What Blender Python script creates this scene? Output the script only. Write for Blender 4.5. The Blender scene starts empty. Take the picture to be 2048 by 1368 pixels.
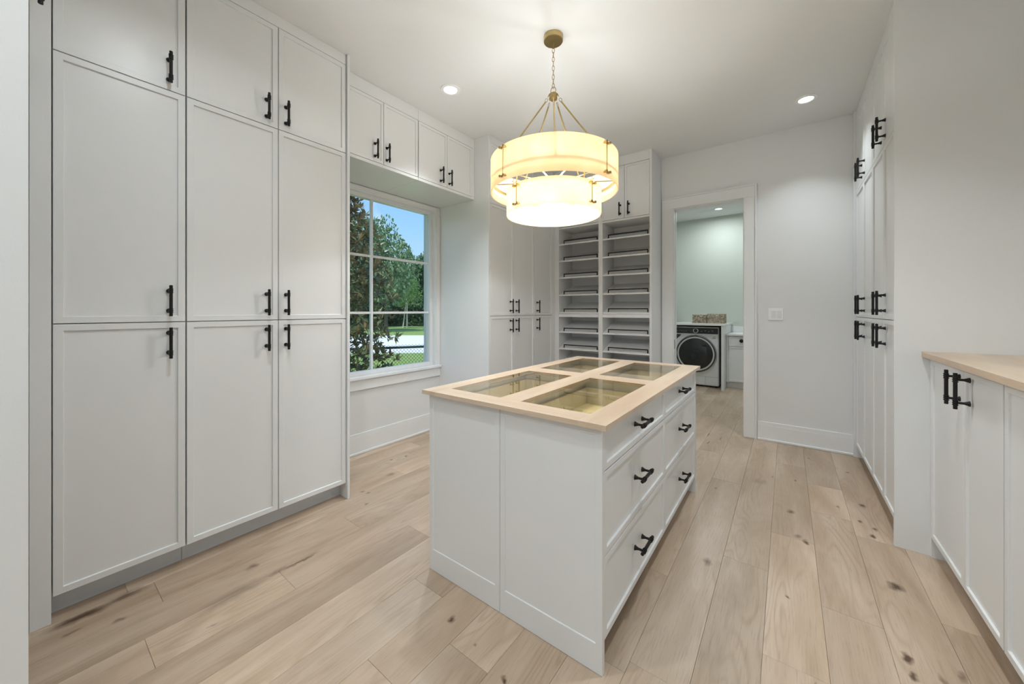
import bpy, bmesh, math, random
from mathutils import Vector, Matrix

sc = bpy.context.scene
COL = sc.collection
random.seed(7)

# ------------------------------------------------------------------ camera
CAMZ = 1.30
YAW = 0.6433
cam_d = bpy.data.cameras.new('camera')
cam = bpy.data.objects.new('camera', cam_d)
COL.objects.link(cam)
cam.location = (0, 0, CAMZ)
cam.rotation_euler = (math.pi / 2, 0, YAW)
cam_d.sensor_width = 36
cam_d.lens = 733.96 / 2048 * 36
cam_d.shift_y = -(684 - 621.19) / 2048
cam_d.clip_start = 0.02
cam_d.clip_end = 500
sc.camera = cam
sc.view_settings.view_transform = 'Standard'
sc.view_settings.look = 'None'
sc.view_settings.gamma = 1.0
sc.view_settings.use_curve_mapping = False
sc.view_settings.exposure = 0.16

# ------------------------------------------------------------------ world
world = bpy.data.worlds.new('world')
sc.world = world
world.use_nodes = True
wn = world.node_tree
wn.nodes.clear()
w_out = wn.nodes.new('ShaderNodeOutputWorld')
w_bg = wn.nodes.new('ShaderNodeBackground')
w_tc = wn.nodes.new('ShaderNodeTexCoord')
w_sep = wn.nodes.new('ShaderNodeSeparateXYZ')
w_ramp = wn.nodes.new('ShaderNodeValToRGB')
w_noise = wn.nodes.new('ShaderNodeTexNoise')
w_cr = wn.nodes.new('ShaderNodeValToRGB')
w_mix = wn.nodes.new('ShaderNodeMixRGB')
wn.links.new(w_tc.outputs['Generated'], w_sep.inputs[0])
wn.links.new(w_sep.outputs['Z'], w_ramp.inputs[0])
w_ramp.color_ramp.elements[0].position = 0.0
w_ramp.color_ramp.elements[0].color = (0.62, 0.82, 0.95, 1)
w_ramp.color_ramp.elements[1].position = 0.6
w_ramp.color_ramp.elements[1].color = (0.13, 0.34, 0.80, 1)
e = w_ramp.color_ramp.elements.new(0.22)
e.color = (0.34, 0.63, 0.96, 1)
w_noise.inputs['Scale'].default_value = 3.2
w_noise.inputs['Detail'].default_value = 6
wn.links.new(w_tc.outputs['Generated'], w_noise.inputs['Vector'])
wn.links.new(w_noise.outputs[0], w_cr.inputs[0])
w_cr.color_ramp.elements[0].position = 0.56
w_cr.color_ramp.elements[0].color = (0, 0, 0, 1)
w_cr.color_ramp.elements[1].position = 0.68
w_cr.color_ramp.elements[1].color = (1, 1, 1, 1)
wn.links.new(w_cr.outputs[0], w_mix.inputs[0])
wn.links.new(w_ramp.outputs[0], w_mix.inputs[1])
w_mix.inputs[2].default_value = (0.95, 0.96, 1.0, 1)
wn.links.new(w_mix.outputs[0], w_bg.inputs[0])
w_bg.inputs[1].default_value = 1.0
wn.links.new(w_bg.outputs[0], w_out.inputs[0])

# ------------------------------------------------------------------ sun
sun_d = bpy.data.lights.new('sun', 'SUN')
sun_d.energy = 3.2
sun_d.angle = 0.01
sun_d.color = (1.0, 0.95, 0.86)
sun = bpy.data.objects.new('sun', sun_d)
COL.objects.link(sun)
sun.rotation_euler = Vector((0.22, -0.38, 0.88)).to_track_quat('Z', 'Y').to_euler()

CEIL = 3.069
# recessed ceiling lights: the seen ones, and unseen ones added to even out the light
DOWNLIGHTS = [(-2.155, 2.054, 6.0), (0.126, 3.929, 4.2), 
              (0.15, 1.9, 6), (-1.25, 0.45, 10), (0.15, 0.1, 5.5), (-0.6, -1.1, 13), (0.5, -1.1, 8),  # fill lamps out of view, added for even room light
              (-0.952, 7.25, 10), (-0.95, 5.5, 12), (0.4, 6.3, 7)]  # laundry: the first is seen, the others are added unseen fill
PEND = (-1.208, 2.056)
DL_COLOR = (0.89, 0.965, 1.0)
DL_SPREAD = math.radians(98)

# ------------------------------------------------------------------ helpers
def link(o):
    COL.objects.link(o)
    return o

ORG = {}

def org(o):
    return ORG.get(o.name, Vector((0, 0, 0))) if o is not None else Vector((0, 0, 0))

def tag(o, label=None, cat=None, group=None, kind=None):
    if label: o['label'] = label
    if cat: o['category'] = cat
    if group: o['group'] = group
    if kind: o['kind'] = kind
    return o

def thing(name, loc, label, cat, group=None):
    o = link(bpy.data.objects.new(name, None))
    o.empty_display_size = 0.1
    o.location = loc
    ORG[o.name] = Vector(loc)
    return tag(o, label, cat, group)

class Fr:
    """wall-aligned frame: u along the run, v up, w outwards"""
    def __init__(s, o, u, n):
        s.o = Vector(o); s.u = Vector(u); s.n = Vector(n); s.z = Vector((0, 0, 1))
    def p(s, u, v, w):
        return s.o + s.u * u + s.z * v + s.n * w

W0 = Fr((0, 0, 0), (1, 0, 0), (0, 1, 0))   # u = X, v = Z, w = Y

class MB:
    def __init__(s):
        s.bm = bmesh.new()
    def poly(s, pts, faces):
        vs = [s.bm.verts.new(p) for p in pts]
        for f in faces:
            try: s.bm.faces.new([vs[i] for i in f])
            except ValueError: pass
        return vs
    def box(s, x0, x1, y0, y1, z0, z1, c=0.0):
        return s.fbox(W0, x0, x1, z0, z1, y0, y1, c)
    def fbox(s, fr, u0, u1, v0, v1, w0, w1, c=0.0):
        if u0 > u1: u0, u1 = u1, u0
        if v0 > v1: v0, v1 = v1, v0
        if w0 > w1: w0, w1 = w1, w0
        pts = [fr.p(u, v, w) for w in (w0, w1) for v in (v0, v1) for u in (u0, u1)]
        F = [(0, 1, 3, 2), (4, 6, 7, 5), (0, 4, 5, 1), (2, 3, 7, 6), (0, 2, 6, 4), (1, 5, 7, 3)]
        vs = s.poly(pts, F)
        if c > 0:
            es = set()
            for v in vs:
                for e in v.link_edges: es.add(e)
            bmesh.ops.bevel(s.bm, geom=list(es), offset=c, segments=1, affect='EDGES', profile=0.5)
        return s
    def tube(s, a, b, r0, r1=None, n=12, cap=True):
        a = Vector(a); b = Vector(b)
        if r1 is None: r1 = r0
        d = (b - a).normalized()
        t = Vector((0, 0, 1)) if abs(d.z) < 0.9 else Vector((1, 0, 0))
        x = d.cross(t).normalized(); y = d.cross(x)
        A = []; B = []
        for i in range(n):
            q = 2 * math.pi * i / n
            o = x * math.cos(q) + y * math.sin(q)
            A.append(s.bm.verts.new(a + o * r0)); B.append(s.bm.verts.new(b + o * r1))
        for i in range(n):
            s.bm.faces.new((A[i], A[(i + 1) % n], B[(i + 1) % n], B[i]))
        if cap:
            s.bm.faces.new(A[::-1]); s.bm.faces.new(B)
        return s
    def path(s, pts, r, n=6, closed=False):
        pts = [Vector(p) for p in pts]
        rings = []
        m = len(pts)
        for k, p in enumerate(pts):
            if closed: d = pts[(k + 1) % m] - pts[k - 1]
            else: d = pts[min(k + 1, m - 1)] - pts[max(k - 1, 0)]
            d.normalize()
            t = Vector((0, 0, 1)) if abs(d.z) < 0.95 else Vector((1, 0, 0))
            x = d.cross(t).normalized(); y = d.cross(x)
            rings.append([s.bm.verts.new(p + (x * math.cos(2 * math.pi * i / n) + y * math.sin(2 * math.pi * i / n)) * r) for i in range(n)])
        for k in range(m if closed else m - 1):
            A = rings[k]; B = rings[(k + 1) % m]
            # find best offset for closed twisting
            off = 0
            if closed and k == m - 1:
                off = min(range(n), key=lambda o: (A[0].co - B[o].co).length)
            for i in range(n):
                s.bm.faces.new((A[i], A[(i + 1) % n], B[(i + 1 + off) % n], B[(i + off) % n]))
        if not closed:
            s.bm.faces.new(rings[0][::-1]); s.bm.faces.new(rings[-1])
        return s
    def lathe(s, prof, c=(0, 0, 0), n=32, axis='Z', a0=0, a1=2 * math.pi, close=False):
        c = Vector(c); full = abs(a1 - a0 - 2 * math.pi) < 1e-6
        m = n if full else n + 1
        rings = []
        for (r, h) in prof:
            ring = []
            for i in range(m):
                q = a0 + (a1 - a0) * i / n
                if axis == 'Z': v = Vector((r * math.cos(q), r * math.sin(q), h))
                elif axis == 'Y': v = Vector((r * math.cos(q), h, r * math.sin(q)))
                else: v = Vector((h, r * math.cos(q), r * math.sin(q)))
                ring.append(s.bm.verts.new(c + v))
            rings.append(ring)
        K = len(rings)
        for k in range(K if close else K - 1):
            A = rings[k]; B = rings[(k + 1) % K]
            for i in range(n):
                j = (i + 1) % m
                s.bm.faces.new((A[i], A[j], B[j], B[i]))
        if not full and close:
            s.bm.faces.new([r[0] for r in rings]); s.bm.faces.new([r[-1] for r in rings][::-1])
        elif not close and full:
            if prof[0][0] > 1e-5: s.bm.faces.new(rings[0][::-1])
            if prof[-1][0] > 1e-5: s.bm.faces.new(rings[-1])
        bmesh.ops.remove_doubles(s.bm, verts=[v for r in rings for v in r], dist=1e-6)
        return s
    def build(s, name, m, parent=None, smooth=False, recalc=True):
        if recalc: bmesh.ops.recalc_face_normals(s.bm, faces=s.bm.faces)
        O = org(parent)
        if O.length > 0:
            for v in s.bm.verts: v.co -= O
        me = bpy.data.meshes.new(name)
        s.bm.to_mesh(me); s.bm.free()
        me.materials.append(m)
        if smooth:
            for p in me.polygons: p.use_smooth = True
            if smooth != 2:
                try: me.set_sharp_from_angle(angle=math.radians(35))
                except Exception: pass
        o = link(bpy.data.objects.new(name, me))
        if parent is not None:
            o.parent = parent
            ORG[o.name] = O.copy()
        return o

def struct(o):
    o['kind'] = 'structure'
    return o

# ------------------------------------------------------------------ materials
def mat(name):
    m = bpy.data.materials.new(name); m.use_nodes = True
    nt = m.node_tree
    return m, nt, nt.nodes['Principled BSDF'], nt.nodes['Material Output']

def simple(name, col, rough=0.5, metal=0.0, spec=0.5, bump=0.0, bscale=200.0, var=0.0, coat=0.0):
    m, nt, p, out = mat(name)
    p.inputs['Base Color'].default_value = (*col, 1)
    p.inputs['Roughness'].default_value = rough
    p.inputs['Metallic'].default_value = metal
    p.inputs['Specular IOR Level'].default_value = spec
    p.inputs['Coat Weight'].default_value = coat
    geo = nt.nodes.new('ShaderNodeNewGeometry')
    nz = nt.nodes.new('ShaderNodeTexNoise')
    nz.inputs['Scale'].default_value = bscale
    nz.inputs['Detail'].default_value = 3
    nt.links.new(geo.outputs['Position'], nz.inputs['Vector'])
    if bump > 0:
        b = nt.nodes.new('ShaderNodeBump')
        b.inputs['Strength'].default_value = bump
        b.inputs['Distance'].default_value = 0.002
        nt.links.new(nz.outputs[0], b.inputs['Height'])
        nt.links.new(b.outputs[0], p.inputs['Normal'])
    if var > 0:
        n2 = nt.nodes.new('ShaderNodeTexNoise'); n2.inputs['Scale'].default_value = 3.0
        nt.links.new(geo.outputs['Position'], n2.inputs['Vector'])
        mx = nt.nodes.new('ShaderNodeMixRGB'); mx.blend_type = 'MIX'
        mx.inputs[1].default_value = (*[c * (1 - var) for c in col], 1)
        mx.inputs[2].default_value = (*[min(1, c * (1 + var)) for c in col], 1)
        nt.links.new(n2.outputs[0], mx.inputs[0])
        nt.links.new(mx.outputs[0], p.inputs['Base Color'])
    return m

M = {}
M['cab'] = simple('cabinet_paint', (0.81, 0.82, 0.822), 0.32, spec=0.45, bump=0.06, bscale=60, var=0.008)
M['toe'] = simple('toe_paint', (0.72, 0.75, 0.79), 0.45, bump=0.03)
M['wall'] = simple('wall_paint', (0.785, 0.795, 0.795), 0.6, bump=0.12, bscale=350, var=0.01)
M['ceil'] = simple('ceiling_paint', (0.83, 0.84, 0.845), 0.75, bump=0.1, bscale=300)
M['trim'] = simple('trim_paint', (0.845, 0.855, 0.86), 0.35, bump=0.02)
M['green'] = simple('green_wall_paint', (0.62, 0.665, 0.60), 0.6, bump=0.1, bscale=350)
M['black'] = simple('black_metal', (0.012, 0.011, 0.010), 0.38, metal=0.5, spec=0.6, bump=0.5, bscale=900)
M['brass'] = simple('aged_brass', (0.52, 0.40, 0.19), 0.28, metal=1.0, bump=0.05, bscale=150, var=0.08)
M['chrome'] = simple('chrome', (0.75, 0.76, 0.78), 0.12, metal=1.0)
M['plastic'] = simple('white_plastic', (0.93, 0.93, 0.93), 0.3)
M['washer'] = simple('washer_enamel', (0.78, 0.79, 0.80), 0.25)
M['blackgloss'] = simple('black_gloss_panel', (0.010, 0.010, 0.012), 0.08, spec=0.8)
M['darkgrey'] = simple('dark_rubber', (0.03, 0.03, 0.032), 0.5)
M['drum'] = simple('washer_drum', (0.05, 0.10, 0.12), 0.3, metal=0.6)
M['quartz'] = simple('white_quartz', (0.84, 0.84, 0.83), 0.18, var=0.02)
M['tray'] = simple('drawer_lining', (0.95, 0.84, 0.55), 0.7, bump=0.1, bscale=500)
M['traywood'] = simple('drawer_wood', (0.75, 0.68, 0.54), 0.45, bump=0.05, bscale=80, var=0.04)
M['print'] = simple('dark_print', (0.05, 0.05, 0.06), 0.4)
M['greenmetal'] = simple('green_coated_steel', (0.015, 0.045, 0.045), 0.4, metal=0.2)
M['bark'] = simple('bark', (0.12, 0.09, 0.065), 0.9, bump=0.8, bscale=40, var=0.3)
M['palebark'] = simple('pale_bark', (0.55, 0.50, 0.43), 0.8, bump=0.6, bscale=20, var=0.2)
M['road'] = simple('pale_concrete', (0.78, 0.82, 0.84), 0.8, bump=0.3, bscale=30, var=0.05)

def mix(nt, a, b, f, blend='MIX'):
    n = nt.nodes.new('ShaderNodeMixRGB'); n.blend_type = blend
    for i, v in ((0, f), (1, a), (2, b)):
        if isinstance(v, (int, float)): n.inputs[i].default_value = v
        elif isinstance(v, tuple): n.inputs[i].default_value = (*v, 1) if len(v) == 3 else v
        else: nt.links.new(v, n.inputs[i])
    return n.outputs[0]

def math_(nt, op, a, b=None, c=None, clamp=False):
    n = nt.nodes.new('ShaderNodeMath'); n.operation = op; n.use_clamp = clamp
    for i, v in enumerate((a, b, c)):
        if v is None: continue
        if isinstance(v, (int, float)): n.inputs[i].default_value = v
        else: nt.links.new(v, n.inputs[i])
    return n.outputs[0]

def ramp(nt, src, els):
    n = nt.nodes.new('ShaderNodeValToRGB')
    r = n.color_ramp
    r.elements[0].position = els[0][0]; r.elements[0].color = (*els[0][1], 1)
    r.elements[1].position = els[-1][0]; r.elements[1].color = (*els[-1][1], 1)
    for p, c in els[1:-1]:
        q = r.elements.new(p); q.color = (*c, 1)
    nt.links.new(src, n.inputs[0])
    return n.outputs[0]

# knots and stains of the oak floor: x, y, half-width, half-length, strength
KNOTS = [(-2.40, 0.16, 0.03, 0.10, 0.9), (-2.41, 0.28, 0.03, 0.07, 0.7), (-2.245, 0.245, 0.012, 0.03, 0.6), (-2.31, 0.12, 0.010, 0.03, 0.5),
         (-2.02, 0.60, 0.045, 0.16, 0.42), (-2.17, 0.70, 0.02, 0.035, 0.6), (-2.02, 0.86, 0.012, 0.10, 0.75), (-2.03, 0.75, 0.02, 0.06, 0.5),
         (-1.90, 0.48, 0.008, 0.02, 0.4), (-1.13, 1.08, 0.016, 0.02, 0.9), (-0.80, 1.02, 0.014, 0.014, 1.0), (-0.97, 1.05, 0.007, 0.007, 0.5),
         (-2.76, 1.93, 0.014, 0.02, 0.9), (-2.72, 2.06, 0.016, 0.02, 0.9), (-2.44, 1.46, 0.011, 0.02, 0.7), (-2.39, 1.48, 0.012, 0.02, 0.7),
         (-2.52, 1.75, 0.03, 0.04, 0.5), (-2.26, 1.38, 0.012, 0.02, 0.5),
         (-0.33, 2.12, 0.02, 0.03, 0.6), (0.02, 2.98, 0.022, 0.03, 0.75), (0.05, 3.55, 0.006, 0.02, 0.8), (-0.09, 3.52, 0.005, 0.03, 0.5),
         (0.085, 2.64, 0.012, 0.02, 0.9), (0.0, 2.08, 0.010, 0.014, 0.9), (0.05, 2.68, 0.02, 0.03, 0.5), (0.08, 1.62, 0.006, 0.05, 0.9),
         (0.155, 4.15, 0.010, 0.016, 0.8), (0.385, 3.97, 0.014, 0.016, 0.8), (0.40, 3.36, 0.022, 0.028, 0.9), (0.27, 3.24, 0.010, 0.02, 0.6),
         (0.42, 3.04, 0.013, 0.022, 0.8), (0.36, 3.10, 0.010, 0.018, 0.8), (0.395, 2.94, 0.013, 0.02, 0.8), (0.41, 2.47, 0.028, 0.035, 0.85),
         (0.36, 1.98, 0.016, 0.03, 0.95), (0.36, 1.90, 0.012, 0.02, 0.8), (0.44, 1.93, 0.008, 0.04, 0.5), (0.50, 2.00, 0.012, 0.03, 0.6),
         (0.46, 1.88, 0.02, 0.02, 0.6), (-0.17, 3.36, 0.05, 0.05, 0.25), (-0.66, 4.32, 0.006, 0.06, 0.95), (-0.62, 4.05, 0.005, 0.05, 0.9),
         (-0.54, 4.25, 0.005, 0.06, 0.95), (-0.02, 4.42, 0.012, 0.012, 0.7), (-0.42, 3.05, 0.010, 0.014, 0.6)]

def wood_floor():
    m, nt, p, out = mat('oak_floor')
    geo = nt.nodes.new('ShaderNodeNewGeometry')
    oi = nt.nodes.new('ShaderNodeObjectInfo')
    rnd = oi.outputs['Random']
    comb = nt.nodes.new('ShaderNodeCombineXYZ')
    nt.links.new(math_(nt, 'MULTIPLY', rnd, 37.0), comb.inputs[0])
    nt.links.new(math_(nt, 'MULTIPLY', rnd, 91.0), comb.inputs[1])
    add = nt.nodes.new('ShaderNodeVectorMath'); add.operation = 'ADD'
    nt.links.new(geo.outputs['Position'], add.inputs[0]); nt.links.new(comb.outputs[0], add.inputs[1])
    def mapped(sx, sy, sz=1.0, src=None):
        v = nt.nodes.new('ShaderNodeVectorMath'); v.operation = 'MULTIPLY'
        nt.links.new(src or add.outputs[0], v.inputs[0]); v.inputs[1].default_value = (sx, sy, sz)
        return v.outputs[0]
    def noise(vec, scale, det=4, dist=0.0, rough=0.55):
        n = nt.nodes.new('ShaderNodeTexNoise'); n.inputs['Scale'].default_value = scale
        n.inputs['Detail'].default_value = det; n.inputs['Distortion'].default_value = dist
        n.inputs['Roughness'].default_value = rough
        nt.links.new(vec, n.inputs['Vector']); return n.outputs[0]
    big = noise(mapped(5, 0.9), 1.0, 4, 0.6)
    base = ramp(nt, big, [(0.28, (0.385, 0.272, 0.176)), (0.5, (0.515, 0.388, 0.277)), (0.72, (0.635, 0.505, 0.388))])
    # cathedral growth rings
    rn = noise(mapped(6.5, 0.8), 1.0, 1.5, 0.3)
    rings = math_(nt, 'SINE', math_(nt, 'MULTIPLY', rn, 110.0))
    ringm = math_(nt, 'POWER', math_(nt, 'MULTIPLY_ADD', rings, 0.5, 0.5), 3.0)
    gate = ramp(nt, noise(mapped(4, 0.7), 1.3, 2), [(0.42, (0, 0, 0)), (0.62, (1, 1, 1))])
    ringf = math_(nt, 'MULTIPLY', math_(nt, 'MULTIPLY', ringm, gate), 0.42)
    c = mix(nt, base, (0.36, 0.235, 0.14), ringf)
    # fine pores
    pores = noise(mapped(170, 7), 1.0, 3, 0.0, 0.7)
    pf = ramp(nt, pores, [(0.52, (0, 0, 0)), (0.75, (1, 1, 1))])
    c = mix(nt, c, (0.26, 0.17, 0.10), math_(nt, 'MULTIPLY', pf, 0.42))
    # plank to plank tone
    tone = nt.nodes.new('ShaderNodeHueSaturation')
    nt.links.new(c, tone.inputs['Color'])
    nt.links.new(math_(nt, 'MULTIPLY_ADD', rnd, 0.24, 0.90), tone.inputs['Value'])
    tone.inputs['Saturation'].default_value = 0.95
    c = tone.outputs[0]
    # knots
    sep = nt.nodes.new('ShaderNodeSeparateXYZ')
    wob = nt.nodes.new('ShaderNodeTexNoise'); wob.inputs['Scale'].default_value = 22; wob.inputs['Detail'].default_value = 3
    nt.links.new(geo.outputs['Position'], wob.inputs['Vector'])
    wv = nt.nodes.new('ShaderNodeVectorMath'); wv.operation = 'MULTIPLY_ADD'
    nt.links.new(wob.outputs[1], wv.inputs[0]); wv.inputs[1].default_value = (0.035, 0.06, 0)
    nt.links.new(geo.outputs['Position'], wv.inputs[2])
    sb = nt.nodes.new('ShaderNodeVectorMath'); sb.operation = 'SUBTRACT'
    nt.links.new(wv.outputs[0], sb.inputs[0]); sb.inputs[1].default_value = (0.0175, 0.03, 0)
    total = None
    for (kx, ky, a, b, s_) in KNOTS:
        d1 = nt.nodes.new('ShaderNodeVectorMath'); d1.operation = 'SUBTRACT'
        nt.links.new(sb.outputs[0], d1.inputs[0]); d1.inputs[1].default_value = (kx, ky, 0)
        d2 = nt.nodes.new('ShaderNodeVectorMath'); d2.operation = 'MULTIPLY'
        nt.links.new(d1.outputs[0], d2.inputs[0]); d2.inputs[1].default_value = (1 / a, 1 / b, 0)
        d3 = nt.nodes.new('ShaderNodeVectorMath'); d3.operation = 'LENGTH'
        nt.links.new(d2.outputs[0], d3.inputs[0])
        f = math_(nt, 'MULTIPLY', math_(nt, 'SUBTRACT', 1.25, d3.outputs['Value'], clamp=True), s_)
        total = f if total is None else math_(nt, 'MAXIMUM', total, f)
    kn = math_(nt, 'MULTIPLY', total, math_(nt, 'MULTIPLY_ADD', pores, 1.2, 0.55), clamp=True)
    c = mix(nt, c, (0.10, 0.055, 0.028), kn)
    nt.links.new(c, p.inputs['Base Color'])
    p.inputs['Roughness'].default_value = 0.33
    p.inputs['Specular IOR Level'].default_value = 0.5
    b = nt.nodes.new('ShaderNodeBump'); b.inputs['Strength'].default_value = 0.25; b.inputs['Distance'].default_value = 0.001
    nt.links.new(math_(nt, 'SUBTRACT', 1.0, math_(nt, 'ADD', pf, ringf)), b.inputs['Height'])
    nt.links.new(b.outputs[0], p.inputs['Normal'])
    return m
M['floor'] = wood_floor()

def oak(name, axis, lo, mid, hi):
    m, nt, p, out = mat(name)
    geo = nt.nodes.new('ShaderNodeNewGeometry')
    def mapped(s, l):
        v = nt.nodes.new('ShaderNodeVectorMath'); v.operation = 'MULTIPLY'
        nt.links.new(geo.outputs['Position'], v.inputs[0])
        v.inputs[1].default_value = (s, l, s) if axis == 'Y' else (l, s, s)
        n = nt.nodes.new('ShaderNodeTexNoise'); n.inputs['Scale'].default_value = 1.0
        n.inputs['Detail'].default_value = 4; n.inputs['Distortion'].default_value = 0.4
        nt.links.new(v.outputs[0], n.inputs['Vector'])
        return n.outputs[0]
    base = ramp(nt, mapped(9, 1.0), [(0.3, lo), (0.5, mid), (0.72, hi)])
    pf = ramp(nt, mapped(190, 9), [(0.5, (0, 0, 0)), (0.75, (1, 1, 1))])
    c = mix(nt, base, tuple(v * 0.6 for v in lo), math_(nt, 'MULTIPLY', pf, 0.28))
    nt.links.new(c, p.inputs['Base Color'])
    p.inputs['Roughness'].default_value = 0.32
    b = nt.nodes.new('ShaderNodeBump'); b.inputs['Strength'].default_value = 0.15; b.inputs['Distance'].default_value = 0.001
    nt.links.new(pf, b.inputs['Height']); nt.links.new(b.outputs[0], p.inputs['Normal'])
    return m
M['oaktop'] = oak('oak_worktop', 'Y', (0.60, 0.45, 0.32), (0.68, 0.53, 0.39), (0.74, 0.60, 0.47))
M['oaktopx'] = oak('oak_worktop_cross', 'X', (0.60, 0.45, 0.32), (0.68, 0.53, 0.39), (0.74, 0.60, 0.47))
M['oakedge'] = M['oaktop']

def glass(name, tint, refl=1.0):
    m, nt, p, out = mat(name)
    nt.nodes.remove(p)
    t = nt.nodes.new('ShaderNodeBsdfTransparent'); t.inputs[0].default_value = (*tint, 1)
    g = nt.nodes.new('ShaderNodeBsdfGlossy'); g.inputs['Roughness'].default_value = 0.0
    f = nt.nodes.new('ShaderNodeFresnel'); f.inputs[0].default_value = 1.45
    geo = nt.nodes.new('ShaderNodeNewGeometry')
    fr = math_(nt, 'MULTIPLY', math_(nt, 'MULTIPLY', f.outputs[0], refl), math_(nt, 'SUBTRACT', 1.0, geo.outputs['Backfacing']), clamp=True)
    mx = nt.nodes.new('ShaderNodeMixShader')
    nt.links.new(fr, mx.inputs[0])
    nt.links.new(t.outputs[0], mx.inputs[1]); nt.links.new(g.outputs[0], mx.inputs[2])
    nt.links.new(mx.outputs[0], out.inputs[0])
    return m
M['glass'] = glass('window_glass', (0.97, 0.985, 0.98), 0.6)
M['amber'] = glass('tinted_glass', (0.975, 0.955, 0.88), 1.5)
M['doorglass'] = glass('washer_door_glass', (0.35, 0.42, 0.45), 2.0)

def alabaster():
    m, nt, p, out = mat('glowing_glass_shade')
    geo = nt.nodes.new('ShaderNodeNewGeometry')
    n = nt.nodes.new('ShaderNodeTexNoise'); n.inputs['Scale'].default_value = 9; n.inputs['Detail'].default_value = 4
    nt.links.new(geo.outputs['Position'], n.inputs['Vector'])
    c = ramp(nt, n.outputs[0], [(0.35, (0.80, 0.66, 0.46)), (0.7, (0.86, 0.75, 0.58))])
    p.inputs['Roughness'].default_value = 0.3
    nt.links.new(c, p.inputs['Base Color'])
    tr = nt.nodes.new('ShaderNodeBsdfTranslucent'); nt.links.new(c, tr.inputs[0])
    mx = nt.nodes.new('ShaderNodeMixShader'); mx.inputs[0].default_value = 0.60
    nt.links.new(p.outputs[0], mx.inputs[1]); nt.links.new(tr.outputs[0], mx.inputs[2])
    em = nt.nodes.new('ShaderNodeEmission'); em.inputs[0].default_value = (1.0, 0.80, 0.52, 1); em.inputs[1].default_value = 0.12
    ad = nt.nodes.new('ShaderNodeAddShader')
    nt.links.new(mx.outputs[0], ad.inputs[0]); nt.links.new(em.outputs[0], ad.inputs[1])
    nt.links.new(ad.outputs[0], out.inputs[0])
    return m
M['shade'] = alabaster()

def emis(name, col, s):
    m, nt, p, out = mat(name)
    p.inputs['Base Color'].default_value = (0.8, 0.8, 0.8, 1)
    p.inputs['Emission Color'].default_value = (*col, 1)
    p.inputs['Emission Strength'].default_value = s
    return m
M['lens'] = emis('downlight_lens', (1.0, 0.96, 0.88), 6.0)
M['bulb'] = emis('bulb_glass', (1.0, 0.85, 0.6), 6.0)

def leafmat(name, a, b, back, rough=0.4, trans=0.25):
    m, nt, p, out = mat(name)
    geo = nt.nodes.new('ShaderNodeNewGeometry')
    n = nt.nodes.new('ShaderNodeTexNoise'); n.inputs['Scale'].default_value = 6; n.inputs['Detail'].default_value = 3
    nt.links.new(geo.outputs['Position'], n.inputs['Vector'])
    w = nt.nodes.new('ShaderNodeTexWhiteNoise'); w.noise_dimensions = '1D'
    nt.links.new(geo.outputs['Random Per Island'], w.inputs['W'])
    f = math_(nt, 'MULTIPLY_ADD', w.outputs[0], 0.6, math_(nt, 'MULTIPLY', n.outputs[0], 0.4))
    c = mix(nt, a, b, f)
    c = mix(nt, c, back, geo.outputs['Backfacing'])
    nt.links.new(c, p.inputs['Base Color'])
    p.inputs['Roughness'].default_value = rough
    tr = nt.nodes.new('ShaderNodeBsdfTranslucent'); nt.links.new(c, tr.inputs[0])
    mx = nt.nodes.new('ShaderNodeMixShader'); mx.inputs[0].default_value = trans
    nt.links.new(p.outputs[0], mx.inputs[1]); nt.links.new(tr.outputs[0], mx.inputs[2])
    nt.links.new(mx.outputs[0], out.inputs[0])
    return m
M['magnolia'] = leafmat('magnolia_leaf', (0.05, 0.09, 0.03), (0.30, 0.33, 0.17), (0.34, 0.24, 0.13), 0.32, 0.2)
M['leaf_dark'] = leafmat('dark_foliage', (0.03, 0.08, 0.035), (0.09, 0.18, 0.07), (0.05, 0.11, 0.05), 0.6)
M['leaf_mid'] = leafmat('mid_foliage', (0.10, 0.19, 0.08), (0.29, 0.40, 0.21), (0.15, 0.25, 0.12), 0.6)
M['leaf_light'] = leafmat('light_foliage', (0.13, 0.28, 0.08), (0.30, 0.48, 0.18), (0.20, 0.35, 0.12), 0.6)

def grass():
    m, nt, p, out = mat('lawn_grass')
    geo = nt.nodes.new('ShaderNodeNewGeometry')
    n = nt.nodes.new('ShaderNodeTexNoise'); n.inputs['Scale'].default_value = 12; n.inputs['Detail'].default_value = 8
    nt.links.new(geo.outputs['Position'], n.inputs['Vector'])
    c = ramp(nt, n.outputs[0], [(0.3, (0.15, 0.25, 0.05)), (0.7, (0.33, 0.46, 0.14))])
    nt.links.new(c, p.inputs['Base Color']); p.inputs['Roughness'].default_value = 0.9
    b = nt.nodes.new('ShaderNodeBump'); b.inputs['Strength'].default_value = 0.6; b.inputs['Distance'].default_value = 0.05
    nt.links.new(n.outputs[0], b.inputs['Height']); nt.links.new(b.outputs[0], p.inputs['Normal'])
    return m
M['grass'] = grass()

def wicker():
    m, nt, p, out = mat('woven_seagrass')
    geo = nt.nodes.new('ShaderNodeNewGeometry')
    v = nt.nodes.new('ShaderNodeTexVoronoi'); v.inputs['Scale'].default_value = 60
    nt.links.new(geo.outputs['Position'], v.inputs['Vector'])
    c = ramp(nt, v.outputs['Color'], [(0.1, (0.20, 0.15, 0.10)), (0.5, (0.42, 0.34, 0.24)), (0.9, (0.62, 0.55, 0.43))])
    nt.links.new(c, p.inputs['Base Color']); p.inputs['Roughness'].default_value = 0.8
    b = nt.nodes.new('ShaderNodeBump'); b.inputs['Strength'].default_value = 1.0; b.inputs['Distance'].default_value = 0.006
    nt.links.new(v.outputs['Distance'], b.inputs['Height']); nt.links.new(b.outputs[0], p.inputs['Normal'])
    return m
M['wicker'] = wicker()

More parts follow.
